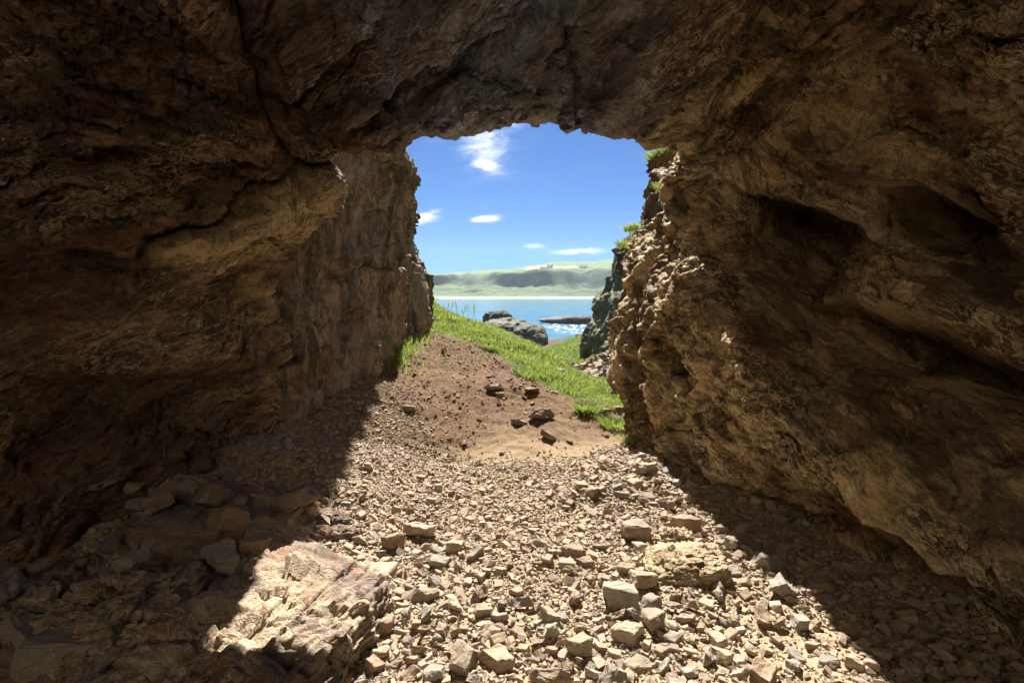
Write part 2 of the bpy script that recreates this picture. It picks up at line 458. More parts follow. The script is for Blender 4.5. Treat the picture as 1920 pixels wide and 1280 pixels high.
# denser rows between 2 and 25 m
tt = np.linspace(0, 1, nu)
yk = np.interp(tt, [0, .1, .62, .8, .93, 1], [-7.5, 1.5, 7.5, 25, 160, 3000])
yk = pchip([0, .04, .1, .5, .66, .8, .92, 1], np.array([-50, -8, 1.6, 5.5, 10, 28, 160, 1700]), tt)
uu = np.linspace(-1, 1, nv); uu = np.sign(uu) * (0.55 * np.abs(uu) + .45 * np.abs(uu) ** 3)
GX = (uu[None, :] * (4.2 + np.where(yk[:, None] > 0, yk[:, None] * 1.25, -yk[:, None] * .8))); GY = np.repeat(yk[:, None], nv, 1)
GZ = ground(GX, GY)
pth = np.stack([GX, GY, GX * 0], -1)
tf = turf(GX, GY)
a_turf = smooth01(tf / .5) * smooth01((GZ + 9.6) / .8)
# pale sandy trodden path at the foot of the mound and the dusty patch in the right foreground
path_c = np.interp(GX, [-2, -1, -.2, .4, .9, 1.4, 2.2], [5.9, 5.7, 5.35, 5.3, 5.35, 5.6, 6.3])
a_sand = .95 * np.exp(-((GY - path_c) / .46) ** 2) * smooth01((GX + .7) / .8)
a_sand = np.maximum(a_sand, .8 * np.exp(-(((GX - 1.25) / .45) ** 2 + ((GY - 2.3) / .45) ** 2)))
a_sand = np.clip(a_sand + .12 * fbm(pth * 5, 4, 44), 0, 1) * (1 - a_turf)
a_shore = smooth01((-8.4 - GZ) / 1.0)

a_fill_slope = smooth01((-5 - GY) / 1.5)  # pale colour mask for the added bounce slope behind the camera
t = NT('ground')
turf_a, sand_a, shore_a = t.attr('turf'), t.attr('sand'), t.attr('shore')
n1 = t.noise(t.pos, 3, 8, .7); n2 = t.noise(t.pos, 40, 6, .75)
soil = t.mix(t.rng(n1, .35, .65), (.075, .045, .026), (.135, .082, .047))
soil = t.mix(t.rng(n2, .4, .68), soil, (.185, .12, .072))
peb = t.vor(t.vmath('ADD', t.pos, t.vmath('SCALE', t.noise(t.pos, 30, 2, .5, col=True), scale=.03)), 55, 'F1', 'Color')
soil = t.mix(t.rng(t.sep(peb)[0], .7, .95, 0, .7), soil, (.23, .16, .1))
soil = t.mix(t.rng(t.sep(peb)[1], .75, .95, 0, .6), soil, (.1, .07, .055))
sandc = t.mix(n2, (.23, .16, .10), (.32, .235, .15))
c = t.mix(sand_a, soil, sandc)
c = t.mix(t.math('MULTIPLY', t.attr('rubble'), .8), c, t.mix(n2, (.3, .22, .14), (.46, .36, .24)))
gr = t.mix(t.rng(t.noise(t.pos, .45, 7, .7), .35, .65), (.04, .06, .015), (.075, .11, .03))
gr = t.mix(t.rng(t.noise(t.pos, 4, 6, .75), .5, .72), gr, (.10, .09, .04))
c = t.mix(turf_a, c, gr)
c = t.mix(t.attr('scree'), c, t.mix(n2, (.5, .43, .34), (.66, .58, .47)))  # the scree attribute only whitens the added slope that reflects sunlight
c = t.mix(shore_a, c, t.mix(n1, (.07, .06, .05), (.16, .13, .1)))
vd = t.vor(t.pos, 55, 'F1', 'Distance')
hh = t.math('ADD', t.math('MULTIPLY', t.rng(vd, 0, .6, 1, 0), .5), n2)
t.bsdf.inputs['Specular IOR Level'].default_value = .04
M_ground = t.done(c, .95, t.bump(hh, .7, .012))
fill_slope = smooth01((-4.8 - GY) / 7.5)
GZ = GZ + fill_slope * (11 + 1.2 * fbm(pth * .4, 4, 46))  # unseen ground raised behind the camera to bounce sunlight into the cave
a_turf = a_turf * (1 - smooth01((-7 - GY) / 2)); a_sand = np.maximum(a_sand, smooth01((-8 - GY) / 3))
g_obj = mesh_np('ground', np.stack([GX, GY, GZ], -1), grid_faces(nu, nv, True), M_ground,
                attrs={'scree': a_fill_slope, 'rubble': smooth01((5.55 + .25 * fbm(pth * 2.5, 3, 47) - GY) / 1.3), 'turf': a_turf, 'sand': a_sand, 'shore': a_shore})
tag(g_obj, kind='structure')
#MARK_AFTER_GROUND

# ------------------------------------------------------------------ sea
SEA = -10.0
t = NT('sea_water')
pw = t.vscale(t.pos, (.5, 1.4, 1))
h = t.math('ADD', t.noise(pw, .28, 6, .62), t.math('MULTIPLY', t.noise(pw, 1.6, 5, .6), .35))
px_ = t.sep(t.pos)
# broken white water round the skerry and along the near rocks
dsk = t.n.new('ShaderNodeVectorMath'); dsk.operation = 'DISTANCE'
t.put(dsk.inputs[0], t.vscale(t.pos, (1, .42, 0))); dsk.inputs[1].default_value = (23.5, 172 * .42, 0)
fn = t.noise(t.vscale(t.pos, (.35, .12, 1)), 1.6, 8, .75)
foam = t.math('MULTIPLY', t.rng(dsk.outputs['Value'], 8, 17, 1, 0), t.rng(fn, .47, .66))
surf_line = t.math('MULTIPLY', t.rng(px_[1], 803, 813), t.rng(t.noise(t.vscale(t.pos, (.01, .05, 1)), 1, 5, .7), .25, .45))
foam = t.math('MAXIMUM', foam, surf_line)
deep = t.mix(t.rng(t.noise(t.vscale(t.pos, (.02, .05, 1)), 1, 4, .6), .4, .65), (.04, .15, .24), (.07, .21, .30))
col = t.mix(foam, deep, (.8, .82, .82))
t.bsdf.inputs['Specular IOR Level'].default_value = .35
t.bsdf.inputs['IOR'].default_value = 1.33
M_sea = t.done(col, t.math('ADD', .12, t.math('MULTIPLY', foam, .5)), t.bump(h, .38, .6))
sy = np.concatenate([np.linspace(60, 320, 160), np.linspace(325, 1100, 60)])
su = np.linspace(-1, 1, 160)
SX = su[None] * (200 + sy[:, None] * 1.6); SY = np.repeat(sy[:, None], 160, 1)
pp = np.stack([SX, SY, SX * 0], -1)
SZ = SEA + .12 * fbm(pp * np.array([.12, .3, 1]), 3, 9) * smooth01((700 - SY) / 300)
tag(mesh_np('sea', np.stack([SX, SY, SZ], -1), grid_faces(len(sy), 160, True), M_sea), kind='structure')

# ------------------------------------------------------------------ far hills, beach across the bay
hx = np.linspace(-1500, 1500, 900)
hy = np.concatenate([np.linspace(812, 870, 14), np.linspace(874, 1060, 90), np.linspace(1065, 1720, 90)])
HX, HY = np.meshgrid(hx, hy)
pp = np.stack([HX, HY, HX * 0], -1)
edge = 1.0 + .04 * 0
scarp_y = 965 + 30 * fbm(pp * np.array([.008, 0, 1]), 4, 71) + 8 * fbm(pp * np.array([.05, 0, 1]), 2, 72)
top_py = np.interp(HX / 1.0, [-260, -180, -60, 30, 90, 200, 400], [30, 31, 34, 38, 40, 42, 46])   # plateau edge height
beach = -10.4 + (HY - 812) * .075
apron = np.interp(HY, [835, 870, 930, 985], [-8.6, -6.0, 3.0, 15.0]) + 2.6 * ridged(pp * .016, 4, 77) * smooth01((HY - 850) / 60)
cliff_h = top_py - 15
fall = smooth01((HY - scarp_y + 10) / (62 + 40 * vnoise(pp * np.array([.014, .012, 1]), 5)))
skyl = np.interp(HX, [-400, -250, -150, -110, 0, 110, 190, 300, 420], [6, 7, 11, 11.5, 14, 24, 24, 31, 40]) * 1.0
plateau = smooth01((HY - 1010) / 620) * skyl * 1.5
lump = 5.5 * fbm(pp * .006, 4, 79) * smooth01((HY - 1000) / 300)
HZ = np.where(HY < 835, beach, apron) + fall * cliff_h + plateau + lump + 1.2 * fbm(pp * .04, 4, 80) * smooth01((HY - 840) / 40)
HZ -= smooth01((HY - 1600) / 110) * 60
steep = np.gradient(HZ, axis=0) / np.gradient(HY, axis=0)
fld = np.floor(HX / 95 + .4 * np.sin(HY * .01)) * 7.13 + np.floor(HY / 120) * 3.71
fr = np.abs(np.sin(fld * 12.9898) * 43758.5453) % 1
t = NT('hills')
st, fa, bh = t.attr('steep'), t.attr('field'), t.attr('beach')
g = t.mix(t.rng(t.noise(t.pos, .018, 8, .72), .38, .62), (.03, .075, .018), (.085, .15, .035))
g = t.mix(t.rng(t.math('ADD', st, t.math('MULTIPLY', t.math('SUBTRACT', t.noise(t.vscale(t.pos, (1, .4, 1)), .022, 6, .75), .5), 1.1)), .2, .45), g, t.mix(t.rng(t.noise(t.pos, .05, 6, .7), .4, .6), (.025, .06, .03), (.06, .10, .04)))
g = t.mix(t.rng(fa, 0, 1, 0, 1, False), g, t.ramp(fa, [(0, (.07, .12, .03)), (.35, (.12, .2, .045)), (.7, (.09, .16, .04)), (.8, (.3, .24, .11)), (1, (.34, .27, .13))]))
g = t.mix(bh, g, (.42, .34, .27))
M_hill = t.done(g, .95)
a_field = np.where((HY > 1090) & (HY < 1800), .25 + .45 * fr, 0)
yel = (np.abs(HX - 95) < 62) & (np.abs(HY - 1260) < 80)
a_field = np.where(yel, .95, a_field)
tag(mesh_np('hills', np.stack([HX, HY, HZ], -1), grid_faces(len(hy), 900, True), M_hill,
            attrs={'steep': steep, 'field': a_field, 'beach': smooth01((850 - HY) / 8 + .4 * fbm(pp * .03, 3, 5))}), kind='structure')
def hill_z(x, y):
    i = int(np.argmin(np.abs(hy - y))); j = int(np.argmin(np.abs(hx - x))); return float(HZ[i, j])

# ------------------------------------------------------------------ the cave shell: rings swept from behind the camera to the mouth and out
V0, V1 = -0.05, 1.05
def ring_px(pts): return [(v, P(px, py, Y)) for v, px, py, Y in pts]
def ring_w(pts): return [(v, (x, y, z)) for v, x, y, z in pts]
RM = ring_px([(-.05, 545, 900, 4.6), (0, 540, 800, 4.7), (.04, 552, 740, 4.8), (.08, 545, 680, 4.85), (.12, 520, 620, 4.85), (.155, 512, 575, 4.95), (.18, 545, 505, 5.05),
    (.205, 565, 460, 4.85), (.225, 588, 415, 4.65), (.245, 618, 380, 4.5), (.26, 630, 340, 4.4), (.275, 640, 303, 4.4), (.29, 695, 290, 4.4), (.315, 763, 292, 4.3),
    (.322, 776, 272, 4.3), (.332, 800, 262, 4.3), (.345, 835, 263, 4.25), (.365, 880, 256, 4.2), (.39, 940, 246, 4.2), (.41, 1000, 238, 4.2), (.425, 1045, 231, 4.2), (.44, 1085, 233, 4.2),
    (.447, 1100, 254, 4.2), (.455, 1118, 254, 4.2), (.47, 1150, 259, 4.2), (.485, 1190, 271, 4.2), (.50, 1225, 283, 4.2), (.515, 1250, 287, 4.2), (.53, 1275, 281, 4.25),
    (.56, 1292, 330, 4.3), (.60, 1312, 400, 4.4), (.64, 1300, 470, 4.5), (.68, 1270, 550, 4.65), (.72, 1235, 630, 4.9), (.76, 1215, 690, 5.1), (.80, 1225, 745, 5.1), (.84, 1240, 800, 4.9),
    (.89, 1262, 860, 4.6), (.94, 1285, 920, 4.2), (1.0, 1305, 975, 3.9), (1.05, 1320, 1060, 3.8)])
RA = ring_w([(-.05, -2.0, 3.9, -.3), (0, -2.1, 3.9, .2), (.08, -2.25, 3.9, .8), (.155, -2.35, 3.9, 1.4), (.205, -2.25, 3.9, 2.05), (.245, -2.1, 3.8, 2.55), (.275, -1.85, 3.6, 3.0), (.315, -1.25, 3.5, 3.35),
    (.365, -.6, 3.45, 3.5), (.425, .15, 3.4, 3.5), (.485, .95, 3.45, 3.4), (.53, 1.45, 3.5, 3.15), (.56, 1.75, 3.6, 2.85), (.60, 1.95, 3.7, 2.5), (.66, 1.95, 3.8, 2.0), (.72, 1.78, 3.85, 1.55),
    (.8, 1.6, 3.85, .95), (.87, 1.5, 3.8, .5), (.94, 1.5, 3.7, .15), (1.0, 1.55, 3.6, -.15), (1.05, 1.6, 3.6, -.5)])
RB = ring_w([(-.05, -2.6, 2.8, -.3), (0, -2.7, 2.8, .1), (.08, -2.95, 2.8, .7), (.155, -3.1, 2.8, 1.4), (.205, -3.05, 2.8, 2.1), (.245, -2.85, 2.8, 2.7), (.275, -2.5, 2.7, 3.3), (.315, -1.8, 2.6, 3.8),
    (.365, -1.0, 2.5, 4.15), (.425, 0, 2.5, 4.25), (.485, 1.1, 2.5, 4.1), (.53, 1.8, 2.6, 3.75), (.56, 2.25, 2.65, 3.3), (.60, 2.5, 2.7, 2.75), (.66, 2.5, 2.8, 2.2), (.72, 2.35, 2.8, 1.6),
    (.8, 2.08, 2.85, 1.0), (.87, 1.98, 2.8, .5), (.94, 2.02, 2.75, .1), (1.0, 2.08, 2.7, -.15), (1.05, 2.1, 2.7, -.5)])
def simple_ring(Y, xl, xr, top, lean=0.0):
    return ring_w([(-.05, -xl * .95, Y, -.4), (0, -xl, Y, -.05), (.1, -xl * 1.06, Y, 1.0), (.2, -xl * 1.0, Y, top * .5), (.275, -xl * .78, Y, top * .82), (.34, -xl * .4, Y, top * .97), (.42, 0, Y, top),
                   (.5, xr * .45, Y, top * .96), (.56, xr * .8, Y, top * .8), (.64, xr, Y, top * .6), (.74, xr * .97, Y, top * .4), (.86, xr * .93, Y, top * .16), (1.0, xr, Y, -.05), (1.05, xr, Y, -.4)])
RC = simple_ring(1.5, 3.4, 2.75, 4.8)
RD = simple_ring(0.0, 3.6, 3.3, 5.0)
RE = simple_ring(-2.2, 4.0, 3.8, 5.2)
RG = simple_ring(-3.8, 3.2, 1.6, 4.6)  # added back opening, never in view, shaped to let fill light in
RH = simple_ring(-4.1, 5.6, 3.0, 5.9)
RI = simple_ring(-3.6, 9, 9, 6.9)
VG = np.linspace(V0, V1, 920)
def ring_eval(r):
    v = np.array([a for a, _ in r]); p = np.array([b for _, b in r])
    return pchip(v, p, VG)
m0 = ring_eval(RM)
# first ring outside the mouth: the right wall swings further out (its sunlit face), lintel and left corner fold back
RS = ring_px([(.53, 1276, 285, 4.7), (.56, 1258, 310, 5.5), (.60, 1236, 370, 6.4), (.64, 1215, 425, 6.6), (.68, 1200, 485, 6.6), (.72, 1192, 560, 6.5), (.76, 1190, 630, 6.3), (.80, 1195, 690, 6.0), (.84, 1208, 752, 5.8),
              (.89, 1206, 805, 5.5), (.94, 1232, 862, 5.2), (1.0, 1262, 925, 4.6), (1.05, 1275, 1000, 4.4)])
sv = np.array([a for a, _ in RS]); sp = pchip(sv, np.array([b for _, b in RS]), np.clip(VG, .53, 1.05))
def blend(w, a, b): return a * (1 - w[:, None]) + b * w[:, None]
wr = smooth01((VG - .505) / .03)
wl_ = smooth01((.285 - VG) / .03)
wc = 1 - wr - wl_; wc = np.clip(wc, 0, 1)
fold1 = m0 + wc[:, None] * np.array([0, .16, .25]) + wl_[:, None] * np.array([-.35, .3, .05])
m1 = blend(wr, fold1, sp)
m2 = m1 + wc[:, None] * np.array([0, .2, 1.1]) + wl_[:, None] * np.array([-1.0, .1, .1]) + wr[:, None] * np.array([.9, .75, .05])
m3 = m2 + wc[:, None] * np.array([0, .5, 2.8]) + wl_[:, None] * np.array([-2.5, .0, .4]) + wr[:, None] * np.array([2.5, .6, .3])
m4 = m3 + wc[:, None] * np.array([0, .3, 2.0]) + wl_[:, None] * np.array([-4, .0, 1.0]) + wr[:, None] * np.array([6, .8, 1.0])
rings = [ring_eval(r) for r in (RI, RH, RG, RE, RD, RC, RB, RA)] + [m0, m1, m2, m3, m4]
ku = np.arange(len(rings), dtype=float)
cnt = [8, 16, 20, 24, 55, 110, 170, 220, 110, 50, 30, 14]
us = np.concatenate([np.linspace(k, k + 1, c, endpoint=False) for k, c in enumerate(cnt)] + [[len(cnt)]])
G = pchip(ku, np.array(rings), us)
N = grid_normals(G)
# make sure normals point into the cave (towards the axis)
axis = np.stack([np.zeros_like(G[..., 0]) + .1, G[..., 1], np.full(G.shape[:2], 1.5)], -1)
sgn = np.sign((N * (axis - G)).sum(-1)[150:450, 100:-100].mean()); N *= sgn
U2 = np.repeat(us[:, None], len(VG), 1); V2 = np.repeat(VG[None], len(us), 0)
wR = smooth01((V2 - .52) / .06); wL = smooth01((.29 - V2) / .05); wC = np.clip(1 - wR - wL, 0, 1)
pj = proj(G); front = (G[..., 1] > 1.2) & (U2 < 9.4)
def blob(cx, cy, rx, ry, ang=0, sharp=2.0):
    a = R(ang); dx = pj[0] - cx; dy = pj[1] - cy
    x = (dx * math.cos(a) + dy * math.sin(a)) / rx; y = (-dx * math.sin(a) + dy * math.cos(a)) / ry
    return np.where(front, np.exp(-np.clip(x * x + y * y, 0, 50) ** (sharp / 2)), 0)
def half(cx, cy, rx, ry, ang=0, soft=.18):
    """hollow with a crisp upper lip"""
    a = R(ang); dx = pj[0] - cx; dy = pj[1] - cy
    x = (dx * math.cos(a) + dy * math.sin(a)) / rx; y = (-dx * math.sin(a) + dy * math.cos(a)) / ry
    return np.where(front, np.exp(-np.clip(x * x, 0, 50)) * smooth01((y + 1) / soft) * smooth01((1 - y) / 1.6), 0)
def line_d(pts):
    d = np.full(G.shape[:2], 1e9); sd = np.zeros(G.shape[:2])
    for (x0, y0), (x1, y1) in zip(pts[:-1], pts[1:]):
        vx, vy = x1 - x0, y1 - y0; L = math.hypot(vx, vy)
        t_ = np.clip(((pj[0] - x0) * vx + (pj[1] - y0) * vy) / L ** 2, 0, 1)
        dd = np.hypot(pj[0] - x0 - t_ * vx, pj[1] - y0 - t_ * vy)
        side = np.sign((pj[0] - x0) * vy - (pj[1] - y0) * vx)
        m = dd < d; d = np.where(m, dd, d); sd = np.where(m, side, sd)
    return d, sd
# inward positive displacement (towards the room)
D = np.zeros(G.shape[:2])
wob = 18 * fbm(G * 3.0, 3, 90)
pj = (pj[0] + wob, pj[1] + 14 * fbm(G * 3.0 + 9, 3, 91))
# right wall: dark hollows, undercut foot, big leaning ribs
D -= .75 * half(1440, 480, 105, 105, 18, .3) + .55 * half(1670, 420, 95, 70, 10, .3) + .45 * half(1640, 640, 150, 70, 12, .3) + .3 * half(1800, 700, 110, 60, 20, .3)
D -= .35 * blob(1390, 420, 60, 40, 25) + .3 * half(1390, 985, 110, 70, 25, .4) + .34 * half(1640, 1060, 200, 75, 28, .4) + .3 * half(1850, 1170, 140, 70, 33, .4)
D += .16 * blob(1560, 330, 190, 45, 32) + .18 * blob(1750, 560, 160, 50, 25) + .15 * blob(1450, 700, 230, 50, 45) + .12 * blob(1300, 650, 60, 160, -10)
D += .14 * blob(1800, 800, 150, 60, 40)
# crease between ceiling and right wall
d1, _ = line_d([(1265, 285), (1400, 205), (1500, 130), (1640, 40), (1760, -60)])
D -= .14 * np.exp(-(d1 / 26) ** 2) * front
# left: step where the dark mass stands proud of the ceiling
d2, s2 = line_d([(400, -60), (440, 60), (480, 170), (510, 250), (545, 305), (560, 330)])
D += .22 * np.where(s2 < 0, np.exp(-(d2 / 120) ** 2), 0) * front * (pj[1] < 340)
D -= .28 * blob(520, 285, 32, 42, 10) + .12 * np.exp(-(d2 / 12) ** 2) * front * (pj[1] < 340)
# left: bright facet with an upper ledge, cavity behind it, rounded buttress below
d3, s3 = line_d([(300, 455), (410, 410), (500, 365), (560, 330), (655, 300)])
D += .20 * np.where(s3 > 0, 0, np.exp(-(d3 / 90) ** 2)) * front * (pj[0] > 280) * (pj[0] < 680)
D -= .16 * np.exp(-(d3 / 16) ** 2) * front
D -= .3 * half(400, 345, 90, 45, 5) + .25 * half(180, 300, 110, 40, 0) + .3 * half(300, 560, 140, 60, 0)
D -= .3 * half(330, 800, 260, 110, -6) + .22 * half(120, 520, 120, 60, 8)
D += .14 * blob(420, 640, 150, 70, 0) + .12 * blob(250, 430, 110, 35, -10)
# ceiling: slanting plates running to the upper left, the knuckle over the opening
for (x0, y0, x1, y1, am, w_) in ((560, 300, 800, 110, .14, 22), (640, 210, 900, 60, .12, 26), (700, 270, 960, 150, .09, 20), (900, 230, 1050, 60, .12, 24), (1090, 235, 1060, 60, .10, 18), (1130, 240, 1400, 90, .12, 26), (560, 180, 700, 40, .12, 24)):
    dd, ss = line_d([(x0, y0), (x1, y1)])
    D += am * np.where(ss > 0, np.exp(-(dd / 90) ** 2), -.5 * np.exp(-(dd / w_) ** 2)) * front
D += .08 * blob(1180, 215, 90, 40, 8)
ochre = np.clip(blob(480, 425, 175, 62, -22, 3) + .8 * blob(400, 465, 120, 40, -8, 3) + .9 * blob(565, 620, 60, 150, -8, 3) + .5 * blob(600, 350, 70, 40, -20) + .4 * blob(260, 640, 170, 60, 0), 0, 1)  # ochre rock tone that also paints in light caught by the ledge facet
# fracture noise
edge_k = 1 - .8 * np.exp(-((U2 - 8.0) / .3) ** 2)       # keep the lip close to its traced line
strL = np.array([1, 1, 1.8]); strC = np.array([1, 1.3, 1.3]); strR = np.array([1.25, 1.0, 1.5])
Q = G + .12 * np.stack([fbm(G * 1.9, 3, 21), fbm(G * 1.9, 3, 22), fbm(G * 1.9, 3, 23)], -1)
s_ = wL[..., None] * strL + wC[..., None] * strC + wR[..., None] * strR
for w_, e_ in ((wL, E_L), (wC, E_C), (wR, E_R)):
    e_ = np.array(e_) / np.linalg.norm(e_)
    Q = Q - .5 * w_[..., None] * (G @ e_)[..., None] * e_
D += edge_k * (.20 * (fbm(Q * .9, 3, 1)) + .22 * (facet(Q * s_ * 1.15, 100, .9, .35, .5) - .5) + .085 * (facet(Q * s_ * 3.3, 120, .9, .4, .6) - .5))
patch = .45 + .75 * smooth01(.5 + .9 * fbm(G * .8 + 5, 2, 240))
D += patch * .042 * (facet(Q * s_ * 8.0, 140, 1.25, .2, .7) - .5) + .024 * ridged(Q * s_ * 12, 3, 160) + .008 * fbm(Q * 50, 2, 170)
D += wR * .05 * ridged(Q * np.array([2.4, 1.2, 3.2]), 3, 180)
lipw = np.exp(-(np.clip(U2 - 8.0, -9, 0) / .22) ** 2) * wC      # lip and the fold beyond it stay on their traced line
D = D * (1 - .86 * lipw)
D += lipw * (-.05 + .035 * fbm(G * 3.1, 4, 224, .65) + .03 * (facet(G * 6.5 * np.array([1, .5, 1]), 226, 1.4, .1, .5) - .5))
D += wR * np.exp(-((U2 - 8.75) / .55) ** 2) * (.09 * (ridged(Q * np.array([3.2, 3.2, 1.4]), 3, 230) - .5) + .03 * (ridged(Q * np.array([9, 9, 5.0]), 3, 234) - .5))
D -= (.04 * wL + .08 * wR) * np.exp(-((U2 - 8.5) / .9) ** 2)
fade_back = smooth01((U2 - .3) / 1.5)
G2 = G + N * (D * np.where(U2 > 10, 2.0, 1.0))[..., None]
N2 = grid_normals(G2) * sgn
G2 = G2 + N2 * (patch * .011 * facet(G2 * 22, 200, 1.3, .2, .8))[..., None]
cave = empty('sea_cave', (0, 2, 0))
tag(cave, 'brown rock cave with a low arched mouth that frames the bay', 'cave')
jv = [0, int(np.searchsorted(VG, .283)), int(np.searchsorted(VG, .527)), len(VG) - 1]
for k, (nm, mt, lb) in enumerate((('wall', M_left, 'dark left wall with an ochre ledge and a vertical corner'), ('ceiling', M_ceil, None), ('wall', M_right, 'leaning ochre right wall with dark hollows'))):
    a, b = jv[k], jv[k + 1] + 1
    sub = G2[:, a:b] - np.array([0, 2, 0])
    nz_ = .02 * fbm(G2[:, a:b] * 2.5, 3, 250)
    el_ = 1 - smooth01((V2[:, a:b] - VG[jv[1]] + nz_) / .07); er_ = 1 - smooth01((VG[jv[2]] - V2[:, a:b] + nz_) / .09)
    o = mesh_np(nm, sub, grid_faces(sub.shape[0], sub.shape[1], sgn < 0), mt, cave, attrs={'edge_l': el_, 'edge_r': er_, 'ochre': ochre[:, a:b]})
    if lb: o['label'] = lb

# ------------------------------------------------------------------ outer cliffs
def cliff(name, plan, edge, zs, mat, label, cat, nu=260, nv=260, amp=1.0, vert=True, seed=300, side=1, group=None):
    """plan: (s, dx, Y) path in plan view; edge: (z, X) outline of the corner s=1"""
    s = np.linspace(plan[0][0], plan[-1][0], nu); z = np.linspace(zs[0], zs[1], nv)
    pl = pchip([a[0] for a in plan], np.array([[a[1], a[2]] for a in plan]), s)
    ex = np.interp(z, [e[0] for e in edge], [e[1] for e in edge])
    S, Z = np.meshgrid(s, z, indexing='ij')
    g = np.stack([ex[None, :] + pl[:, 0:1], np.repeat(pl[:, 1:2], nv, 1), Z], -1)
    n = grid_normals(g)
    if n[..., 0].mean() * side < 0: n = -n
    k = np.array([1, 1, .5 if vert else 1.0])
    q = g + amp * .15 * fbm(g / amp * 1.2, 3, seed)[..., None]
    q = q / amp
    d = .30 * (facet(q * k * 1.3, seed, 1.1, .25, .5) - .5) + .13 * (facet(q * k * 4, seed + 9, 1.2, .2, .6) - .5) + .05 * (facet(q * np.array([1, 1, .8]) * 10, seed + 12, 1.2, .2, .7) - .5) + .03 * ridged(q * k * 11, 3, seed + 20) + .10 * ridged(q * np.array([1.6, 1.6, .22]), 3, seed + 30)
    d = d - d.mean() - .04
    g = g + n * (amp * d)[..., None]
    o = mesh_np(name, g, grid_faces(nu, nv, side > 0), mat)
    tag(o, label, cat, group); return o
ex = [P(px, py, 11.6) for px, py in ((820, 600), (806, 530), (805, 505), (791, 480), (781, 452), (788, 425), (790, 390), (780, 366), (792, 350), (790, 330), (770, 308), (752, 285), (735, 250))]
edge = sorted([(p[2], p[0]) for p in ex]) + [(5.7, -2.1), (6.2, -1.92), (12, -1.92)]
cliff('cliff', [(0, -1.3, 4.7), (.5, -.5, 5.1), (1, -.28, 6.2), (2, -.15, 8.5), (2.7, -.02, 10.6), (3, 0, 11.6), (3.3, -.5, 12.1), (4, -2.5, 12.8), (5, -7, 14)], edge, (-1, 11), M_outer,
      'tall vertically streaked rock face just outside the mouth on the left, grass at its foot', 'cliff', 420, 420, .62, True, 300, 1)
ex = [P(px, py, 9.5) for px, py in ((1190, 560), (1160, 500), (1165, 462), (1198, 415), (1204, 388), (1222, 345), (1232, 318), (1262, 280), (1290, 220))]
edge = sorted([(p[2], p[0]) for p in ex]) + [(7, 4.6), (12, 5.5)]
cliff('cliff', [(0, 1.2, 5.8), (1, .35, 8.2), (2, 0, 9.5), (2.6, .7, 10.6), (4, 4, 13)], edge, (-1.5, 10), M_crag,
      'mossy crag with grass tufts rising behind the sunlit edge of the right wall', 'cliff', 260, 300, .42, True, 340, -1)
ex = [P(px, py, 46) for px, py in ((1092, 640), (1100, 620), (1112, 590), (1117, 560), (1138, 540), (1147, 510), (1156, 480), (1175, 450), (1215, 400))]
edge = sorted([(p[2], p[0]) for p in ex]) + [(16, 22), (26, 30)]
cliff('cliff', [(0, 12, 24), (1, 4.6, 32), (2, 1.6, 38), (2.6, 1.3, 41), (3, 0, 46), (3.6, 2, 51), (5, 20, 62)], edge, (-7, 22), M_green,
      'far dark green fluted cliff running down to the shore beyond the right wall', 'cliff', 420, 300, 1.5, True, 380, -1)
#MARK_AFTER_CLIFF

# ------------------------------------------------------------------ stones
def hull_mesh(name, pts, bevel=.05, noise=.0, sub=0, seed=0):
    bm = bmesh.new()
    for p in pts: bm.verts.new(p)
    r = bmesh.ops.convex_hull(bm, input=bm.verts)
    bmesh.ops.delete(bm, geom=[v for v in bm.verts if not v.link_faces], context='VERTS')
    bmesh.ops.dissolve_limit(bm, angle_limit=R(9), verts=bm.verts, edges=bm.edges)
    if bevel: bmesh.ops.bevel(bm, geom=list(bm.edges), offset=bevel, segments=1, profile=.6, affect='EDGES', clamp_overlap=True)
    bmesh.ops.triangulate(bm, faces=bm.faces)
    if sub:
        for _ in range(sub): bmesh.ops.subdivide_edges(bm, edges=list(bm.edges), cuts=1, use_grid_fill=True)
        bm.normal_update()
        P_ = np.array([v.co[:] for v in bm.verts], float); Nn = np.array([v.normal[:] for v in bm.verts], float)
        d = noise * (fbm(P_ * 3.0 + seed, 3, seed) * .6 + .9 * (facet(P_ * 4.0 + seed, seed + 5, 1, .5, .6) - .5) + .25 * fbm(P_ * 16, 2, seed))
        for v, q in zip(bm.verts, P_ + Nn * d[:, None]): v.co = q
    me = bpy.data.meshes.new(name); bm.to_mesh(me); bm.free()
    me.polygons.foreach_set('use_smooth', np.zeros(len(me.polygons), bool))
    return me

def stone_pts(shape, r_):
    k = {'blocky': (1, .78, .62), 'flat': (1, .72, .34), 'wedge': (1, .62, .55)}[shape]
    if shape == 'blocky':
        p = np.array([[x, y, z] for x in (-1, 1) for y in (-1, 1) for z in (-1, 1)], float) * .8
        p += r_.normal(0, .17, p.shape); p = np.concatenate([p, r_.normal(0, .5, (5, 3)).clip(-.95, .95)])
    elif shape == 'flat':
        a = np.sort(r_.uniform(0, 6.28, 7)); q = np.stack([np.cos(a), np.sin(a)], -1) * r_.uniform(.75, 1.1, (7, 1))
        p = np.concatenate([np.c_[q, np.ones(7) * .8], np.c_[q * r_.uniform(.7, 1.1, (7, 1)), -np.ones(7) * .8]]); p += r_.normal(0, .1, p.shape)
    else:
        p = r_.normal(0, 1, (11, 3)); p /= np.linalg.norm(p, axis=1, keepdims=True); p *= r_.uniform(.7, 1.1, (11, 1)); p[:3, 0] = 1.1; p[:3, 1:] *= .4
    return p * np.array(k) * .5
SHAPES = ('blocky', 'flat', 'wedge')
PROTO = {}
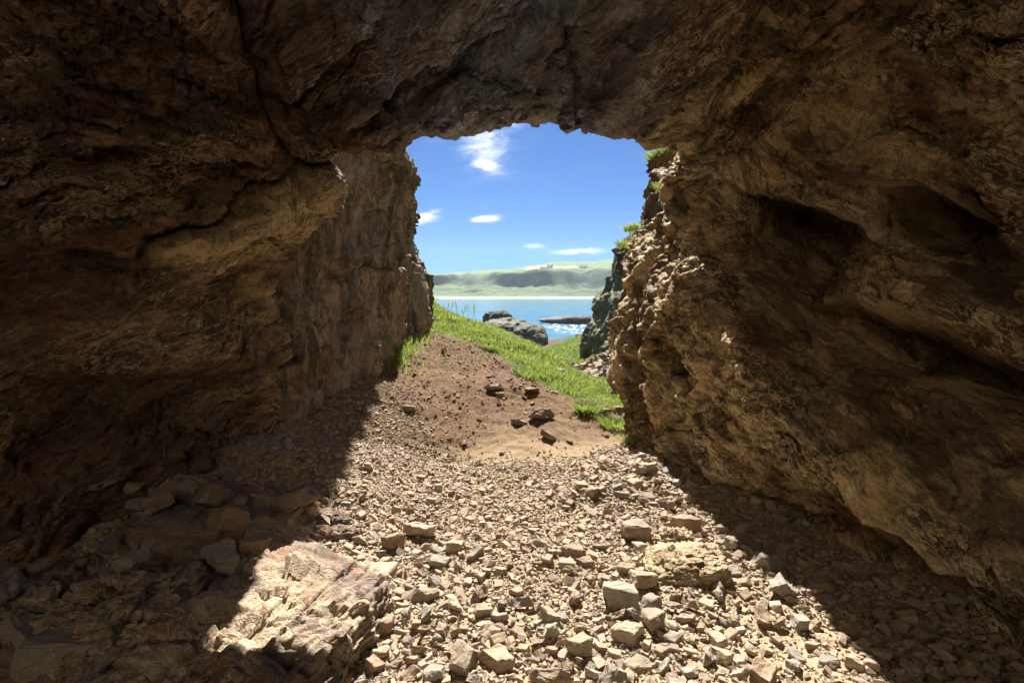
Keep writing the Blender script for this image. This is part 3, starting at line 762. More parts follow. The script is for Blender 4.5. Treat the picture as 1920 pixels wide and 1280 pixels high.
for si, sh in enumerate(SHAPES):
    for k in range(6):
        r_ = np.random.default_rng(100 * si + k)
        PROTO[sh, k] = hull_mesh('stone_' + sh, stone_pts(sh, r_), .03, .062, 2, 10 * k + si)
        PROTO[sh, k].materials.append(None)
MESHES = {}
def stone_mesh(sh, k, tone):
    key = (sh, k, tone)
    if key not in MESHES:
        m = PROTO[sh, k].copy(); m.materials.clear(); m.materials.append(TONES[tone]); MESHES[key] = m
    return MESHES[key]
def place_stone(sh, k, tone, x, y, size, tilt=(0, 0), rz=0, lift=.28, name='stone', z=None, flat=1.0):
    o = bpy.data.objects.new(name, stone_mesh(sh, k, tone)); COL.objects.link(o)
    h = {'blocky': .62, 'flat': .36, 'wedge': .55}[sh] * size * flat
    o.location = (x, y, (ground1(x, y) if z is None else z) + h * lift)
    o.rotation_euler = (tilt[0], tilt[1], rz); o.scale = (size, size * 1.0, size * flat)
    return o
def on_ground(px, py):
    """first hit of the view ray with the ground"""
    d = np.array(P(px, py, 1.0)) - np.array([0, 0, EYE])
    Y = np.arange(1.2, 40, .02); q = np.array([0, 0, EYE]) + d * Y[:, None]
    hit = np.nonzero(q[:, 2] < ground(q[:, 0], q[:, 1]))[0]
    return q[hit[0]]

placed = []           # (x, y, r)
def occupy(x, y, r): placed.append((x, y, r))

# stones one can name: (px, py of base, width px, shape, variant, tone, rz, tilt, label)
NAMED = [
 (930, 1262, 92, 'flat', 4, 'tan', 20, 8, 'big flat-topped tan block at the bottom centre of the sunlit rubble'),
 (1025, 1300, 100, 'wedge', 1, 'tan', -15, 5, 'rounded tan boulder cut by the bottom edge of the photo, right of centre'),
 (1075, 1140, 62, 'wedge', 1, 'reddish', 70, 20, 'upright rust red wedge stone leaning left of the square grey block'),
 (1168, 1142, 72, 'blocky', 2, 'grey', 0, 6, 'square grey block with a pale top and a dark front face'),
 (1207, 1100, 84, 'flat', 0, 'tan', 30, 25, 'broad flat grey-tan plate leaning behind the square grey block'),
 (1222, 1142, 46, 'blocky', 3, 'grey', 40, 12, 'dark brown stone touching the right side of the square grey block'),
 (1258, 1150, 48, 'wedge', 2, 'grey', 10, 15, 'dark grey pointed stone just left of the crumbly cream boulder'),
 (897, 1130, 56, 'wedge', 3, 'brown', 60, 10, 'dark hollow-faced stone in the middle of the rubble'),
 (903, 1158, 36, 'blocky', 4, 'tan', 15, 10, 'small tan cube below the dark hollow-faced stone'),
 (942, 1142, 38, 'wedge', 0, 'grey', 100, 20, 'narrow upright grey stone right of the dark hollow-faced stone'),
 (797, 1130, 50, 'blocky', 5, 'tan', -20, 14, 'rounded tan stone in the left half of the rubble, right of the veined slab'),
 (785, 1010, 72, 'flat', 1, 'tan', 25, 16, 'wide pale stone with a smooth sloping top in the upper left rubble'),
 (738, 1028, 50, 'blocky', 0, 'brown', 60, 18, 'dark cracked stone against the left side of the wide pale stone'),
 (852, 1034, 36, 'blocky', 3, 'tan', 0, 10, 'brown stone a little right of and below the wide pale stone'),
 (796, 1034, 32, 'wedge', 4, 'reddish', 30, 10, 'small reddish stone directly below the wide pale stone'),
 (955, 1070, 34, 'wedge', 5, 'reddish', 80, 25, 'small upright brown stone near the centre of the rubble'),
 (1080, 1046, 58, 'flat', 2, 'reddish', 5, 12, 'layered rust red slab with a dark underside right of centre'),
 (1132, 1036, 42, 'wedge', 0, 'grey', 150, 15, 'dark pointed stone to the right of the layered rust red slab'),
 (1192, 1016, 58, 'blocky', 1, 'tan', 10, 8, 'smooth pinkish-tan stone in the rubble close to the right wall'),
 (1290, 1000, 54, 'blocky', 2, 'reddish', 20, 6, 'reddish-topped block at the foot of the right wall, half in the sun'),
 (1255, 960, 44, 'wedge', 1, 'tan', 120, 30, 'upright brown stone wedged against the right wall above the reddish-topped block'),
 (1165, 940, 46, 'flat', 3, 'grey', 20, 22, 'dark jagged slab in the upper right pile of rubble'),
 (1210, 890, 36, 'blocky', 4, 'tan', 40, 15, 'brown stone high in the pile beside the sunlit foot of the right wall'),
 (1330, 1250, 58, 'wedge', 3, 'grey', 60, 18, 'upright grey stone at the edge of the dusty ground, lower right'),
 (1412, 1232, 46, 'wedge', 4, 'tan', 80, 14, 'lone pointed stone standing on the dusty ground, lower right'),
 (1200, 1262, 70, 'flat', 5, 'tan', 10, 8, 'blocky tan stone with a dark front low in the frame, right of the flat-topped block'),
 (1090, 1228, 56, 'blocky', 0, 'tan', 45, 14, 'rounded cream stone above and right of the big flat-topped block'),
 (1005, 1222, 44, 'wedge', 2, 'tan', 10, 14, 'tan wedge just right of the big flat-topped block'),
 (1440, 1065, 56, 'blocky', 3, 'grey', 20, 10, 'largest smooth grey stone lying in shade along the foot of the right wall'),
 (1375, 1030, 34, 'blocky', 4, 'grey', 50, 10, 'squarish grey stone in shade at the sun line below the right wall'),
 (1400, 1032, 30, 'flat', 4, 'grey', 20, 10, 'flat-topped grey stone in shade beside the squarish grey stone by the right wall'),
 (870, 838, 26, 'wedge', 5, 'tan', 90, 10, 'lone upright stone on the smooth dirt of the mound'),
 (778, 704, 17, 'wedge', 0, 'reddish', 80, 15, 'small stone by itself near the shadow line high on the mound'),
 (922, 735, 42, 'wedge', 1, 'tan', 20, 14, 'brown rock half buried in the middle of the mound'),
 (936, 745, 16, 'blocky', 1, 'tan', 20, 10, 'small stone beneath the half-buried brown rock on the mound'),
 (992, 742, 40, 'wedge', 2, 'grey', 30, 10, 'dark boulder sunk under the grassy lip of the mound'),
 (1013, 788, 50, 'wedge', 3, 'tan', 15, 18, 'largest jagged rock on the lower mound above the sandy path'),
 (975, 797, 34, 'flat', 5, 'reddish', 10, 20, 'low dark stone left of the largest jagged rock on the mound'),
 (1028, 824, 34, 'flat', 0, 'grey', -30, 40, 'thin tilted slab below the largest jagged rock on the mound'),
 (1068, 831, 16, 'flat', 1, 'reddish', 0, 10, 'small brown stone on the sandy path right of the thin tilted slab'),
 (768, 773, 30, 'flat', 2, 'reddish', 5, 8, 'flat stone on the shadow line of the mound'),
 (941, 853, 10, 'blocky', 3, 'reddish', 0, 8, 'tiny stone on the sandy path near the edge of the rubble'),
 (1045, 703, 38, 'flat', 3, 'tan', -15, 12, 'flat grey-brown slab resting in the grass on the mound edge'),
 (1130, 778, 26, 'blocky', 4, 'tan', 10, 8, 'brown stone among the grass tufts above the path'),
 (1158, 775, 30, 'blocky', 5, 'tan', 30, 8, 'pale brown stone between the grass tufts and the right wall'),
 (1178, 785, 30, 'wedge', 2, 'tan', 50, 8, 'angular stone touching the right wall above the path'),
 (1160, 815, 34, 'flat', 4, 'grey', 20, 10, 'dark stone below the grass tufts at the end of the path'),
 (110, 1275, 150, 'blocky', 1, 'grey', 20, 10, 'large dark stone cut by the bottom left corner of the photo'),
 (675, 1120, 60, 'wedge', 3, 'reddish', -50, 30, 'brown slab fragment leaning on the right end of the veined slab'),
 (715, 1190, 56, 'blocky', 5, 'reddish', 20, 12, 'reddish-brown block just right of the veined slab'),
 (600, 990, 52, 'wedge', 4, 'tan', -40, 20, 'long sunlit sliver of stone pointing up right behind the veined slab'),
]
for px, py, w, sh, k, tone, rz, tilt, label in NAMED:
    q = on_ground(px, min(py, 1300)); size = w / F * math.hypot(q[1], 0) * .98
    far_ = py < 860
    if far_: size *= 1.08; tone = 'brown'
    o = place_stone(sh, k, tone, q[0], q[1] + size * .18, size, (R(-tilt * .7), R(tilt * .6)), R(rz), .2 if far_ else .38)
    tag(o, label, 'stone'); occupy(q[0], q[1] + size * .18, size * .42)

# ---- the big layered slabs on the left
def boulder(name, c, dims, rot, mat, label, cat='boulder', seed=0, strata=4.0, amp=1.0, power=4.0, n=150, cut=None, res=None):
    """superellipsoid grid, broken by fracture noise with bedding planes along its local z"""
    th = np.linspace(-math.pi, math.pi, 2 * n + 1); ph = np.linspace(-math.pi / 2, math.pi / 2, n)
    T_, H_ = np.meshgrid(th, ph, indexing='ij')
    d = np.stack([np.cos(H_) * np.cos(T_), np.cos(H_) * np.sin(T_), np.sin(H_)], -1)
    r = (np.abs(d) ** power).sum(-1) ** (-1 / power)
    dm = np.array(dims); g = d * r[..., None] * dm
    L = float(dm.max())
    q = g / L
    lo = fbm(q * 1.4 + seed, 3, seed)
    layer = q[..., 2] * strata / (dm[2] / L) + .35 * lo
    st = np.floor(layer) + smooth01((layer % 1 - .5) / .3)
    hst = h3(np.floor(layer).astype(np.int64), np.zeros_like(layer, int), np.zeros_like(layer, int), seed)
    side_w = 1 - smooth01((np.abs(d[..., 2]) - .75) / .2)
    k3 = np.array([1, 1, 2.2]) * 1.5
    dd = .16 * lo + .17 * (facet(q * k3 * 1.6 + seed, seed, .9, .25, .5) - .5) + .13 * (facet(q * k3 * 3.6 + seed, seed + 7, 1.3, .15, .6) - .5) + .06 * (facet(q * k3 * 9, seed + 9, 1.3, .15, .8) - .5) + .012 * ridged(q * k3 * 18, 3, seed + 2)
    dd = dd + side_w * (hst - .5) * .12
    g = g + d * (dd * (dm.min() * 1.7) * amp * (1 - .35 * np.abs(d[..., 2])))[..., None]
    M_ = np.array(Euler([R(a) for a in rot]).to_matrix())
    g = g @ M_.T
    o = mesh_np(name, g, grid_faces(2 * n + 1, n, True), mat)
    o.location = c; tag(o, label, cat); return o
def G1(x, y, dz): return (x, y, ground1(x, y) + dz)
boulder('boulder', G1(-1.12, 2.1, -.02), (.44, .72, .22), (3, 5, -16), M_slab, 'large veined slab in the left foreground, right half in sun and left half in shade', seed=3, n=230, strata=3, power=3.4)
boulder('boulder', G1(-1.82, 2.3, -.06), (.36, .36, .17), (0, -4, 12), M_slab, 'broken dark slab in shade joined to the left side of the veined slab', seed=9, n=150, power=3.4)
boulder('boulder', G1(-1.8, 3.12, .0), (.58, .22, .11), (6, 4, 4), M_slab, 'long low layered slab lying in shade along the foot of the left wall', seed=14, n=180, power=3.5, strata=3)
boulder('boulder', G1(-1.38, 2.95, -.02), (.24, .15, .09), (0, 6, 15), M_slab, 'small layered slab whose tip catches the sun behind the veined slab', seed=21, n=110, power=3.2)
boulder('boulder', G1(-2.0, 3.45, .0), (.4, .16, .13), (4, 8, -6), M_slab, 'grey ledge of rock in deep shade highest against the left wall', seed=26, n=110)
boulder('boulder', G1(-1.32, 3.5, -.02), (.2, .1, .07), (0, 10, 20), M_slab, 'pointed dark slab at the edge of the shade above the veined slab', seed=31, n=90)
boulder('boulder', G1(-1.78, 4.1, -.01), (.2, .13, .09), (0, 5, 10), M_slab, 'grey rounded rock among the shaded rubble beneath the left wall', seed=36, n=90)
boulder('boulder', G1(-1.15, 3.28, -.01), (.16, .08, .08), (0, 10, 25), M_slab, 'dark jagged rock just in the sun beyond the small layered slab', seed=41, n=90)
boulder('boulder', G1(-2.4, 2.5, -.04), (.34, .28, .16), (10, 12, 30), M_slab, 'dark flat rock at the left edge of the photo, lower left', seed=46, n=100)
boulder('boulder', G1(.98, 2.86, .02), (.23, .15, .08), (9, -6, -8), M_crumb, 'crumbly cream boulder with a dark undercut near the foot of the right wall', seed=51, n=170, amp=.85, power=3.0)
boulder('boulder', G1(1.02, 3.16, .0), (.12, .10, .09), (0, 0, 10), M_crumb, 'small yellowish crumbly lump just behind the crumbly cream boulder', seed=56, n=110, amp=.8, power=2.8)
for x, y, r in ((-1.1, 2.45, .42), (-1.1, 1.9, .42), (-1.82, 2.3, .3), (-2.1, 3.1, .15), (-1.6, 3.12, .17), (-1.38, 2.95, .2), (-1.32, 3.5, .12), (-1.78, 4.1, .14), (-2.4, 2.5, .3), (.97, 2.86, .2), (1.02, 3.16, .1), (-1.15, 3.28, .1)): occupy(x, y, r)

# ---- scattered stones: the few hundred that show largest are single objects, the rest is one mass of gravel
r2 = np.random.default_rng(5)
def in_rubble(x, y):
    """0..1 how stony, and the local stone size"""
    wl = np.interp(y, [1.2, 2.5, 3.5, 4.5, 5.5, 7.0], [-2.9, -2.9, -2.7, -2.5, -2.3, -1.9])
    wr_ = np.interp(y, [1.2, 2.2, 3, 3.5, 4, 5, 6], [2.8, 2.75, 2.6, 2.1, 1.75, 1.5, 1.5])
    top = np.interp(x, [-2, -1.2, -.8, -.3, .2, .6, .9, 1.2, 1.5], [7.6, 6.4, 5.5, 5.1, 4.9, 4.9, 5.3, 5.6, 5.5])
    ok = (x > wl) & (x < wr_) & (y < top)
    sandy = np.exp(-(((x - 1.25) / .38) ** 2 + ((y - 2.2) / .42) ** 2))
    size = np.interp(y, [1.2, 2.4, 3.4, 4.4, 5.2, 7], [.085, .072, .06, .05, .038, .028])
    size = size * (1 + .55 * np.exp(-(((x - 1.05) / .4) ** 2 + ((y - 4.3) / .7) ** 2)))
    return ok * (1 - .85 * sandy), size
cell = .12; gridd = {}
def gadd(x, y, r): gridd.setdefault((int(x // cell), int(y // cell)), []).append((x, y, r))
for p_ in placed: gadd(*p_)
bigs = [p_ for p_ in placed if p_[2] > .11]
def free(x, y, r, k):
    for a, b, c in bigs:
        if (a - x) ** 2 + (b - y) ** 2 < (c + r * .5) ** 2: return False
    i, j = int(x // cell), int(y // cell)
    for di in (-1, 0, 1):
        for dj in (-1, 0, 1):
            for a, b, c in gridd.get((i + di, j + dj), ()):
                if (a - x) ** 2 + (b - y) ** 2 < (k * (c + r)) ** 2: return False
    return True
scat = []
def scatter(n, fac_lo, fac_hi, k, yr=(1.3, 7)):
    yy = yr[0] + (yr[1] - yr[0]) * r2.random(n) ** 1.15; xx = r2.uniform(-2.9, 2.8, n)
    dens, size = in_rubble(xx, yy); f = r2.uniform(fac_lo, fac_hi, n)
    for x, y, d_, s0, ff in zip(xx, yy, dens, size, f):
        if d_ < r2.random(): continue
        s = s0 * ff
        if free(x, y, s * .42, k):
            gadd(x, y, s * .42); scat.append((x, y, s))
scatter(600, 1.2, 1.7, 1.0)
scatter(9000, .8, 1.2, .95)
scatter(22000, .48, .75, .9)
scatter(50000, .3, .48, .9)
scat = np.array(scat)
show = scat[:, 2] / scat[:, 1]
pxs = proj(np.c_[scat[:, 0], scat[:, 1], ground(scat[:, 0], scat[:, 1])])
vis = (pxs[0] > -30) & (pxs[0] < 1950) & (pxs[1] < 1330)
order = np.argsort(-np.where(vis, show, 0))
n_single = 300 - len(NAMED) - 36
single, rest = order[:n_single], order[n_single:]
def zone(x, y):
    a = 1.39 - .05 * y; b = -1.15 - .067 * y
    if x > a: return 'in the shade at the foot of the right wall'
    if x < b: return 'in the shade below the left wall' if y > 2.9 else 'in the shade among the dark slabs on the left'
    if y > 4.1 and x > .5: return 'in the pile beside the sunlit foot of the right wall'
    if y > 3.6: return 'in the sunlit rubble towards the foot of the mound'
    if x > .75: return 'on the sunlit dusty ground to the right'
    if x < -.35: return 'in the sun beside the right end of the veined slab'
    return 'in the sunlit rubble at the centre of the foreground'
SH_W = {'blocky': 'blocky', 'flat': 'flat', 'wedge': 'wedge-shaped'}
for i in single:
    x, y, s = scat[i]; sh = SHAPES[int(r2.choice(3, p=[.16, .5, .34]))]; tone = ('tan', 'reddish', 'grey')[int(r2.choice(3, p=[.5, .22, .28]))]
    big = 'larger ' if s > .125 else 'smaller '
    o = place_stone(sh, int(r2.integers(6)), tone, x, y, s * 1.12, (r2.normal(0, .26), r2.normal(0, .26)), r2.uniform(0, 6.28), .42)
    z_ = zone(x, y)
    tag(o, big + tone + ' ' + SH_W[sh] + ' stone ' + z_, 'stone', big + tone + ' ' + SH_W[sh] + ' stones ' + z_)

# angular slab fragments lying about on the dark ledges at the lower left
r3 = np.random.default_rng(77)
for i in range(32):
    x, y = r3.uniform(-2.5, -1.2), r3.uniform(1.75, 3.5)
    if math.hypot(x + 1.1, (y - 2.1) * .7) < .42: continue
    s = r3.uniform(.12, .3); zt = ground1(x, y) + r3.uniform(.02, .16)
    o = place_stone(('flat', 'wedge', 'flat', 'blocky')[i % 4], i % 6, ('grey', 'reddish', 'grey', 'brown')[(i // 2) % 4], x, y, s, (r3.normal(0, .3), r3.normal(0, .3)), r3.uniform(0, 6.28), .3, z=zt)
    tag(o, 'broken angular slab fragment lying in shade on the dark ledges at the lower left', 'stone', 'slab fragments on the dark ledges at the lower left')

# gravel: simple hulls assembled in numpy
GP = []
for k in range(18):
    r_ = np.random.default_rng(900 + k); sh = SHAPES[k % 3]
    me = hull_mesh('tmp', stone_pts(sh, r_), 0.03 if k < 9 else 0)
    vv_ = np.array([v.co[:] for v in me.vertices]); ff_ = np.array([p.vertices[:] for p in me.polygons])
    GP.append((vv_, ff_)); bpy.data.meshes.remove(me)
def rot_mats(n, tiltsd):
    rz = r2.uniform(0, 2 * math.pi, n); tx = r2.normal(0, tiltsd, n); ty = r2.normal(0, tiltsd, n)
    cz, sz, cx, sx, cy, sy_ = np.cos(rz), np.sin(rz), np.cos(tx), np.sin(tx), np.cos(ty), np.sin(ty)
    Z0 = np.zeros(n); O = np.ones(n)
    Rz = np.stack([cz, -sz, Z0, sz, cz, Z0, Z0, Z0, O], -1).reshape(-1, 3, 3)
    Rx = np.stack([O, Z0, Z0, Z0, cx, -sx, Z0, sx, cx], -1).reshape(-1, 3, 3)
    Ry = np.stack([cy, Z0, sy_, Z0, O, Z0, -sy_, Z0, cy], -1).reshape(-1, 3, 3)
    return Rx @ Ry @ Rz
def gravel(name, xs, ys, ss, label, lift=.3, tiltsd=.3, protos=range(18), zoff=0, mat=M_gravel, tr=(0, 1)):
    n = len(xs); Rm = rot_mats(n, tiltsd); which = r2.integers(0, len(protos), n); tint = r2.uniform(tr[0], tr[1], n)
    zz = ground(xs, ys) + ss * .45 * lift + zoff
    V_, F_, T__ = [], [], []; off = 0
    for kk, pk in enumerate(protos):
        m = np.nonzero(which == kk)[0]
        if not len(m): continue
        v0, f0 = GP[pk]
        v = np.einsum('nij,vj->nvi', Rm[m], v0) * ss[m, None, None] * 1.1 + np.stack([xs[m], ys[m], zz[m]], -1)[:, None]
        f = f0[None] + (off + np.arange(len(m)) * len(v0))[:, None, None]
        V_.append(v.reshape(-1, 3)); F_.append(f.reshape(-1, 3)); T__.append(np.repeat(tint[m], len(v0))); off += len(m) * len(v0)
    o = mesh_np(name, np.concatenate(V_), np.concatenate(F_), mat, smooth=False, attrs={'tint': np.concatenate(T__)})
    return tag(o, kind='stuff')
gravel('rubble', scat[rest, 0], scat[rest, 1], scat[rest, 2], '')
# fine chips between the stones
def region(n, f):
    x, y = f(n); return x, y
xs = r2.uniform(-2.7, 2.5, 60000); ys = 1.3 + 5.4 * r2.random(60000) ** 1.1
dn, sz = in_rubble(xs, ys)
sand_ = np.exp(-(((xs - 1.25) / .42) ** 2 + ((ys - 2.2) / .45) ** 2))
keep = (np.maximum(dn, sand_ * .9) > r2.random(60000)) & ~((np.hypot(xs + 1.1, ys - 2.2) < .3))
xs, ys, sz = xs[keep], ys[keep], sz[keep]
ss = np.clip(sz * r2.uniform(.16, .42, len(xs)), .008, .04) * (1 - .5 * np.exp(-(((xs - 1.25) / .42) ** 2 + ((ys - 2.2) / .45) ** 2)))
gravel('gravel', xs, ys, ss, '', protos=range(9, 18), lift=.5)
n = 1500
xs = r2.uniform(-1.0, 1.2, n); ys = 4.85 + r2.exponential(.13, n)
gravel('gravel', xs, ys, r2.uniform(.008, .03, n), '', protos=range(9, 18), lift=.45)
# grit on the mound, denser in drifts
n = 17000
xs = r2.uniform(-2.2, 2.0, n); ys = r2.uniform(4.9, 12, n)
pp = np.stack([xs, ys, xs * 0], -1)
dr = smooth01((fbm(pp * 1.1, 3, 61) + .1) / .6) * .8 + .2
pc = np.interp(xs, [-2, -1, -.2, .4, .9, 1.4, 2.2], [5.9, 5.7, 5.35, 5.3, 5.35, 5.6, 6.3])
dr = dr * (1 - .93 * np.exp(-((ys - pc) / .38) ** 2) * smooth01((xs + .6) / .5)) + .6 * smooth01((-.9 - xs) / .4) * (ys < 8)
keep = (dr > r2.random(n)) & (turf(xs, ys) < .1)
xs, ys = xs[keep], ys[keep]
ss = r2.uniform(.008, .024, len(xs)) * (1 + 1.3 * (r2.random(len(xs)) > .95)) * (1 + .9 * (r2.random(len(xs)) > .985))
gravel('gravel', xs, ys, ss, '', protos=range(9, 18), lift=.5, mat=M_grit)
n = 230
xs = r2.uniform(-1.6, 1.3, n); ys = 6.0 + 2.6 * r2.random(n)
pp = np.stack([xs, ys, xs * 0], -1)
keep = (fbm(pp * 1.6, 2, 64) > .12) & (turf(xs, ys) < -.1)
gravel('clods', xs[keep], ys[keep], r2.uniform(.025, .075, keep.sum()), '', mat=M_grit, lift=.2)
# grey scree in the hollow below the mound
n = 900
xs = P(1095, 690, 33)[0] + r2.normal(0, 2.4, n); ys = 33 + r2.normal(0, 4.0, n)
keep = np.hypot((xs - P(1095, 690, 33)[0]) / 3.2, (ys - 33) / 6) < 1
gravel('scree', xs[keep], ys[keep], r2.uniform(.15, .55, keep.sum()), '', mat=M_grit, lift=.5)

# ------------------------------------------------------------------ rocks in the bay
def sea_rock(name, blobs, mat, label, seed, cat='rock', sub=5, parent=None):
    """union look: overlapping broken domes in one mesh"""
    V_, F_, off = [], [], 0
    for b, (x, y, z, a, bb, c) in enumerate(blobs):
        n = 70; th = np.linspace(-math.pi, math.pi, 2 * n + 1); ph = np.linspace(-.9, math.pi / 2, n)
        T_, H_ = np.meshgrid(th, ph, indexing='ij')
        d = np.stack([np.cos(H_) * np.cos(T_), np.cos(H_) * np.sin(T_), np.sin(H_)], -1)
        r = (np.abs(d) ** 2.8).sum(-1) ** (-1 / 2.8)
        g = d * r[..., None] * np.array([a, bb, c]); L = max(a, c)
        q = g / L + b * 3.1; L = .6 * c
        dd = .18 * fbm(q * 1.5, 3, seed) + .16 * (facet(q * 2.4, seed, .9, .3, .6) - .5) + .12 * (facet(q * 6, seed + 3, 1.2, .2, .7) - .5) + .03 * ridged(q * 12, 3, seed)
        g = g + d * (dd * L)[..., None] + np.array([x, y, z])
        V_.append(g.reshape(-1, 3)); F_.append(grid_faces(2 * n + 1, n, True) + off); off += (2 * n + 1) * n
    return tag(mesh_np(name, np.concatenate(V_), np.concatenate(F_), mat), label, cat)
def B(px, py, Y, wpx, hpx, dep):
    x, y, z = P(px, py, Y); return (x, y, z, wpx * Y / F / 2, dep, hpx * Y / F)
sea_rock('sea_stack', [B(921, 604, 125, 30, 18, 2.2), B(938, 604, 124, 42, 20, 3), B(955, 606, 124, 7, 15, .8)], M_skerry, 'tall rounded dark rock topping the islet in the middle of the bay', 601, 'rock')
sea_rock('islet', [B(950, 622, 118, 100, 22, 7), B(985, 630, 115, 75, 22, 6), B(925, 625, 120, 60, 16, 6), B(1008, 636, 112, 36, 14, 4), B(960, 640, 113, 100, 20, 5)], M_sea_rock, 'low weed-covered islet below the tall rounded rock', 611, 'islet')
sea_rock('skerry', [B(1060, 600, 195, 80, 6, 6), B(1100, 600, 192, 40, 9, 6), B(1035, 600, 197, 50, 3.5, 5), B(1078, 600, 190, 50, 8, 5), B(1125, 602, 190, 40, 11, 6)], M_skerry, 'long flat dark reef with white water along its edge', 621, 'reef')
sea_rock('rock', [B(1088, 636, 95, 18, 10, 1.6), B(1097, 636, 92, 12, 6, 1.2)], M_sea_rock, 'small mossy rock on the shore at the foot of the far green cliff', 631, 'rock')

# ------------------------------------------------------------------ farm houses on the plateau across the bay
def plain(name, c, rough=.8):
    t_ = NT(name); n_ = t_.noise(t_.pos, 1.5, 4, .6)
    return t_.done(t_.mix(n_, tuple(k * .88 for k in c), c), rough)
M_white = plain('lime_wash', (.78, .77, .74)); M_slate = plain('slate', (.16, .17, .2)); M_pane = plain('window_glass', (.05, .06, .08), .2); M_door = plain('door_paint', (.2, .06, .05))
def box_mesh(name, c, d, mat, parent):
    x, y, z = np.array(d) / 2
    v = np.array([[a, b, e] for a in (-x, x) for b in (-y, y) for e in (-z, z)]) + np.array(c)
    f = np.array([[0, 1, 3, 2], [4, 6, 7, 5], [0, 4, 5, 1], [2, 3, 7, 6], [0, 2, 6, 4], [1, 5, 7, 3]])
    return mesh_np(name, v, f, mat, parent, smooth=False)
def house(px, Y, w, d, h, rh, label, rz=0):
    x = P(px, 520, Y)[0]
    o = empty('farmhouse', (x, Y, hill_z(x, Y) - .5)); tag(o, label, 'house', None); o.rotation_euler = (0, 0, R(rz))
    box_mesh('wall', (0, 0, h / 2), (w, d, h), M_white, o)
    ov = .4; wx, dy_ = w / 2 + ov, d / 2 + ov
    v = np.array([[-wx, -dy_, h], [wx, -dy_, h], [wx, dy_, h], [-wx, dy_, h], [-wx, 0, h + rh], [wx, 0, h + rh]])
    v2 = v + np.array([0, 0, .3])
    V_ = np.concatenate([v, v2]); f = np.array([[6, 7, 11, 10], [8, 9, 10, 11], [0, 4, 5, 1], [2, 5, 4, 3], [0, 1, 7, 6], [2, 3, 9, 8], [0, 6, 10, 4], [4, 10, 9, 3], [1, 5, 11, 7], [5, 2, 8, 11]])
    rf = mesh_np('roof', V_, f, M_slate, o, smooth=False)
    for sx in (-1, 1): box_mesh('chimney', (sx * (w / 2 - .8), 0, h + rh + .5), (1.0, 1.0, 1.8), M_white, rf)
    for k in range(max(2, int(w // 5))):
        xk = -w / 2 + (k + .5) * w / max(2, int(w // 5))
        if abs(xk) > 1.2: box_mesh('window', (xk, -d / 2 - .03, h * .55), (1.3, .1, 1.4), M_pane, o)
    box_mesh('door', (0, -d / 2 - .03, 1.1), (1.1, .1, 2.2), M_door, o)
house(1020, 1190, 16, 8, 5.5, 3.2, 'larger white farmhouse on the far green plateau, left of the yellow field', 10)
house(1031, 1210, 12, 7, 7.5, 3, 'taller white farm building close beside the larger farmhouse', -20)
house(1006, 1200, 7, 5, 3, 2, 'smallest white outbuilding left of the larger farmhouse')
house(1094, 1230, 15, 7, 5, 3, 'lone white cottage at the right end of the far plateau', 5)
house(1106, 1225, 8, 6, 3.5, 2, 'low white shed just right of the lone cottage', 0)

# ------------------------------------------------------------------ grass
t = NT('grass_blades')
tnt = t.attr('tint')
gc = t.ramp(tnt, [(0, (.09, .135, .03)), (.45, (.16, .22, .055)), (.8, (.25, .3, .09)), (1, (.38, .35, .17))])
t.bsdf.inputs['Base Color'].default_value = (1, 1, 1, 1); t.l.new(gc, t.bsdf.inputs['Base Color']); t.bsdf.inputs['Roughness'].default_value = .55
tr_ = t.n.new('ShaderNodeBsdfTranslucent'); t.l.new(t.mix(.35, gc, (.35, .45, .05)), tr_.inputs[0])
ms = t.n.new('ShaderNodeMixShader'); ms.inputs[0].default_value = .5
t.l.new(t.bsdf.outputs[0], ms.inputs[1]); t.l.new(tr_.outputs[0], ms.inputs[2]); t.l.new(ms.outputs[0], t.out.inputs[0])
M_grass = t.m
def blades(x, y, z, h, w, lean=.5, tint=None, dirb=None):
    n = len(x); a = r2.uniform(0, 2 * math.pi, n); la = r2.uniform(0, 2 * math.pi, n) if dirb is None else dirb + r2.normal(0, .6, n)
    l = h * r2.uniform(.15, lean, n)
    base = np.stack([x, y, z], -1); wd = np.stack([np.cos(a), np.sin(a), a * 0], -1) * w[:, None]; ld = np.stack([np.cos(la), np.sin(la), la * 0], -1)
    up = np.array([0, 0, 1.0])
    m1_ = base + up * (h * .5)[:, None] + ld * (l * .3)[:, None]; m2_ = base + up * (h * .82)[:, None] + ld * (l * .7)[:, None]; tp = base + up * (h * .97)[:, None] + ld * (l * 1.15)[:, None]
    V_ = np.stack([base - wd, base + wd, m1_ - wd * .85, m1_ + wd * .85, m2_ - wd * .5, m2_ + wd * .5, tp, tp + wd * .06], 1)
    F0 = np.array([[0, 1, 3, 2], [2, 3, 5, 4], [4, 5, 7, 6]])
    F_ = F0[None] + (np.arange(n) * 8)[:, None, None]
    tint = np.clip(r2.normal(.45, .2, n), 0, 1) if tint is None else tint
    return V_.reshape(-1, 3), F_.reshape(-1, 4), np.repeat(tint, 8)
def grass_obj(name, parts, stuff=True, label=None, loc=None):
    off = 0; V_, F_, T__ = [], [], []
    for v, f, tt_ in parts: V_.append(v); F_.append(f + off); T__.append(tt_); off += len(v)
    V_ = np.concatenate(V_)
    if loc is not None: V_ = V_ - np.array(loc)
    o = mesh_np(name, V_, np.concatenate(F_), M_grass, smooth=True, attrs={'tint': np.concatenate(T__)})
    if loc is not None: o.location = loc
    return tag(o, kind='stuff') if stuff else tag(o, label, 'grass')
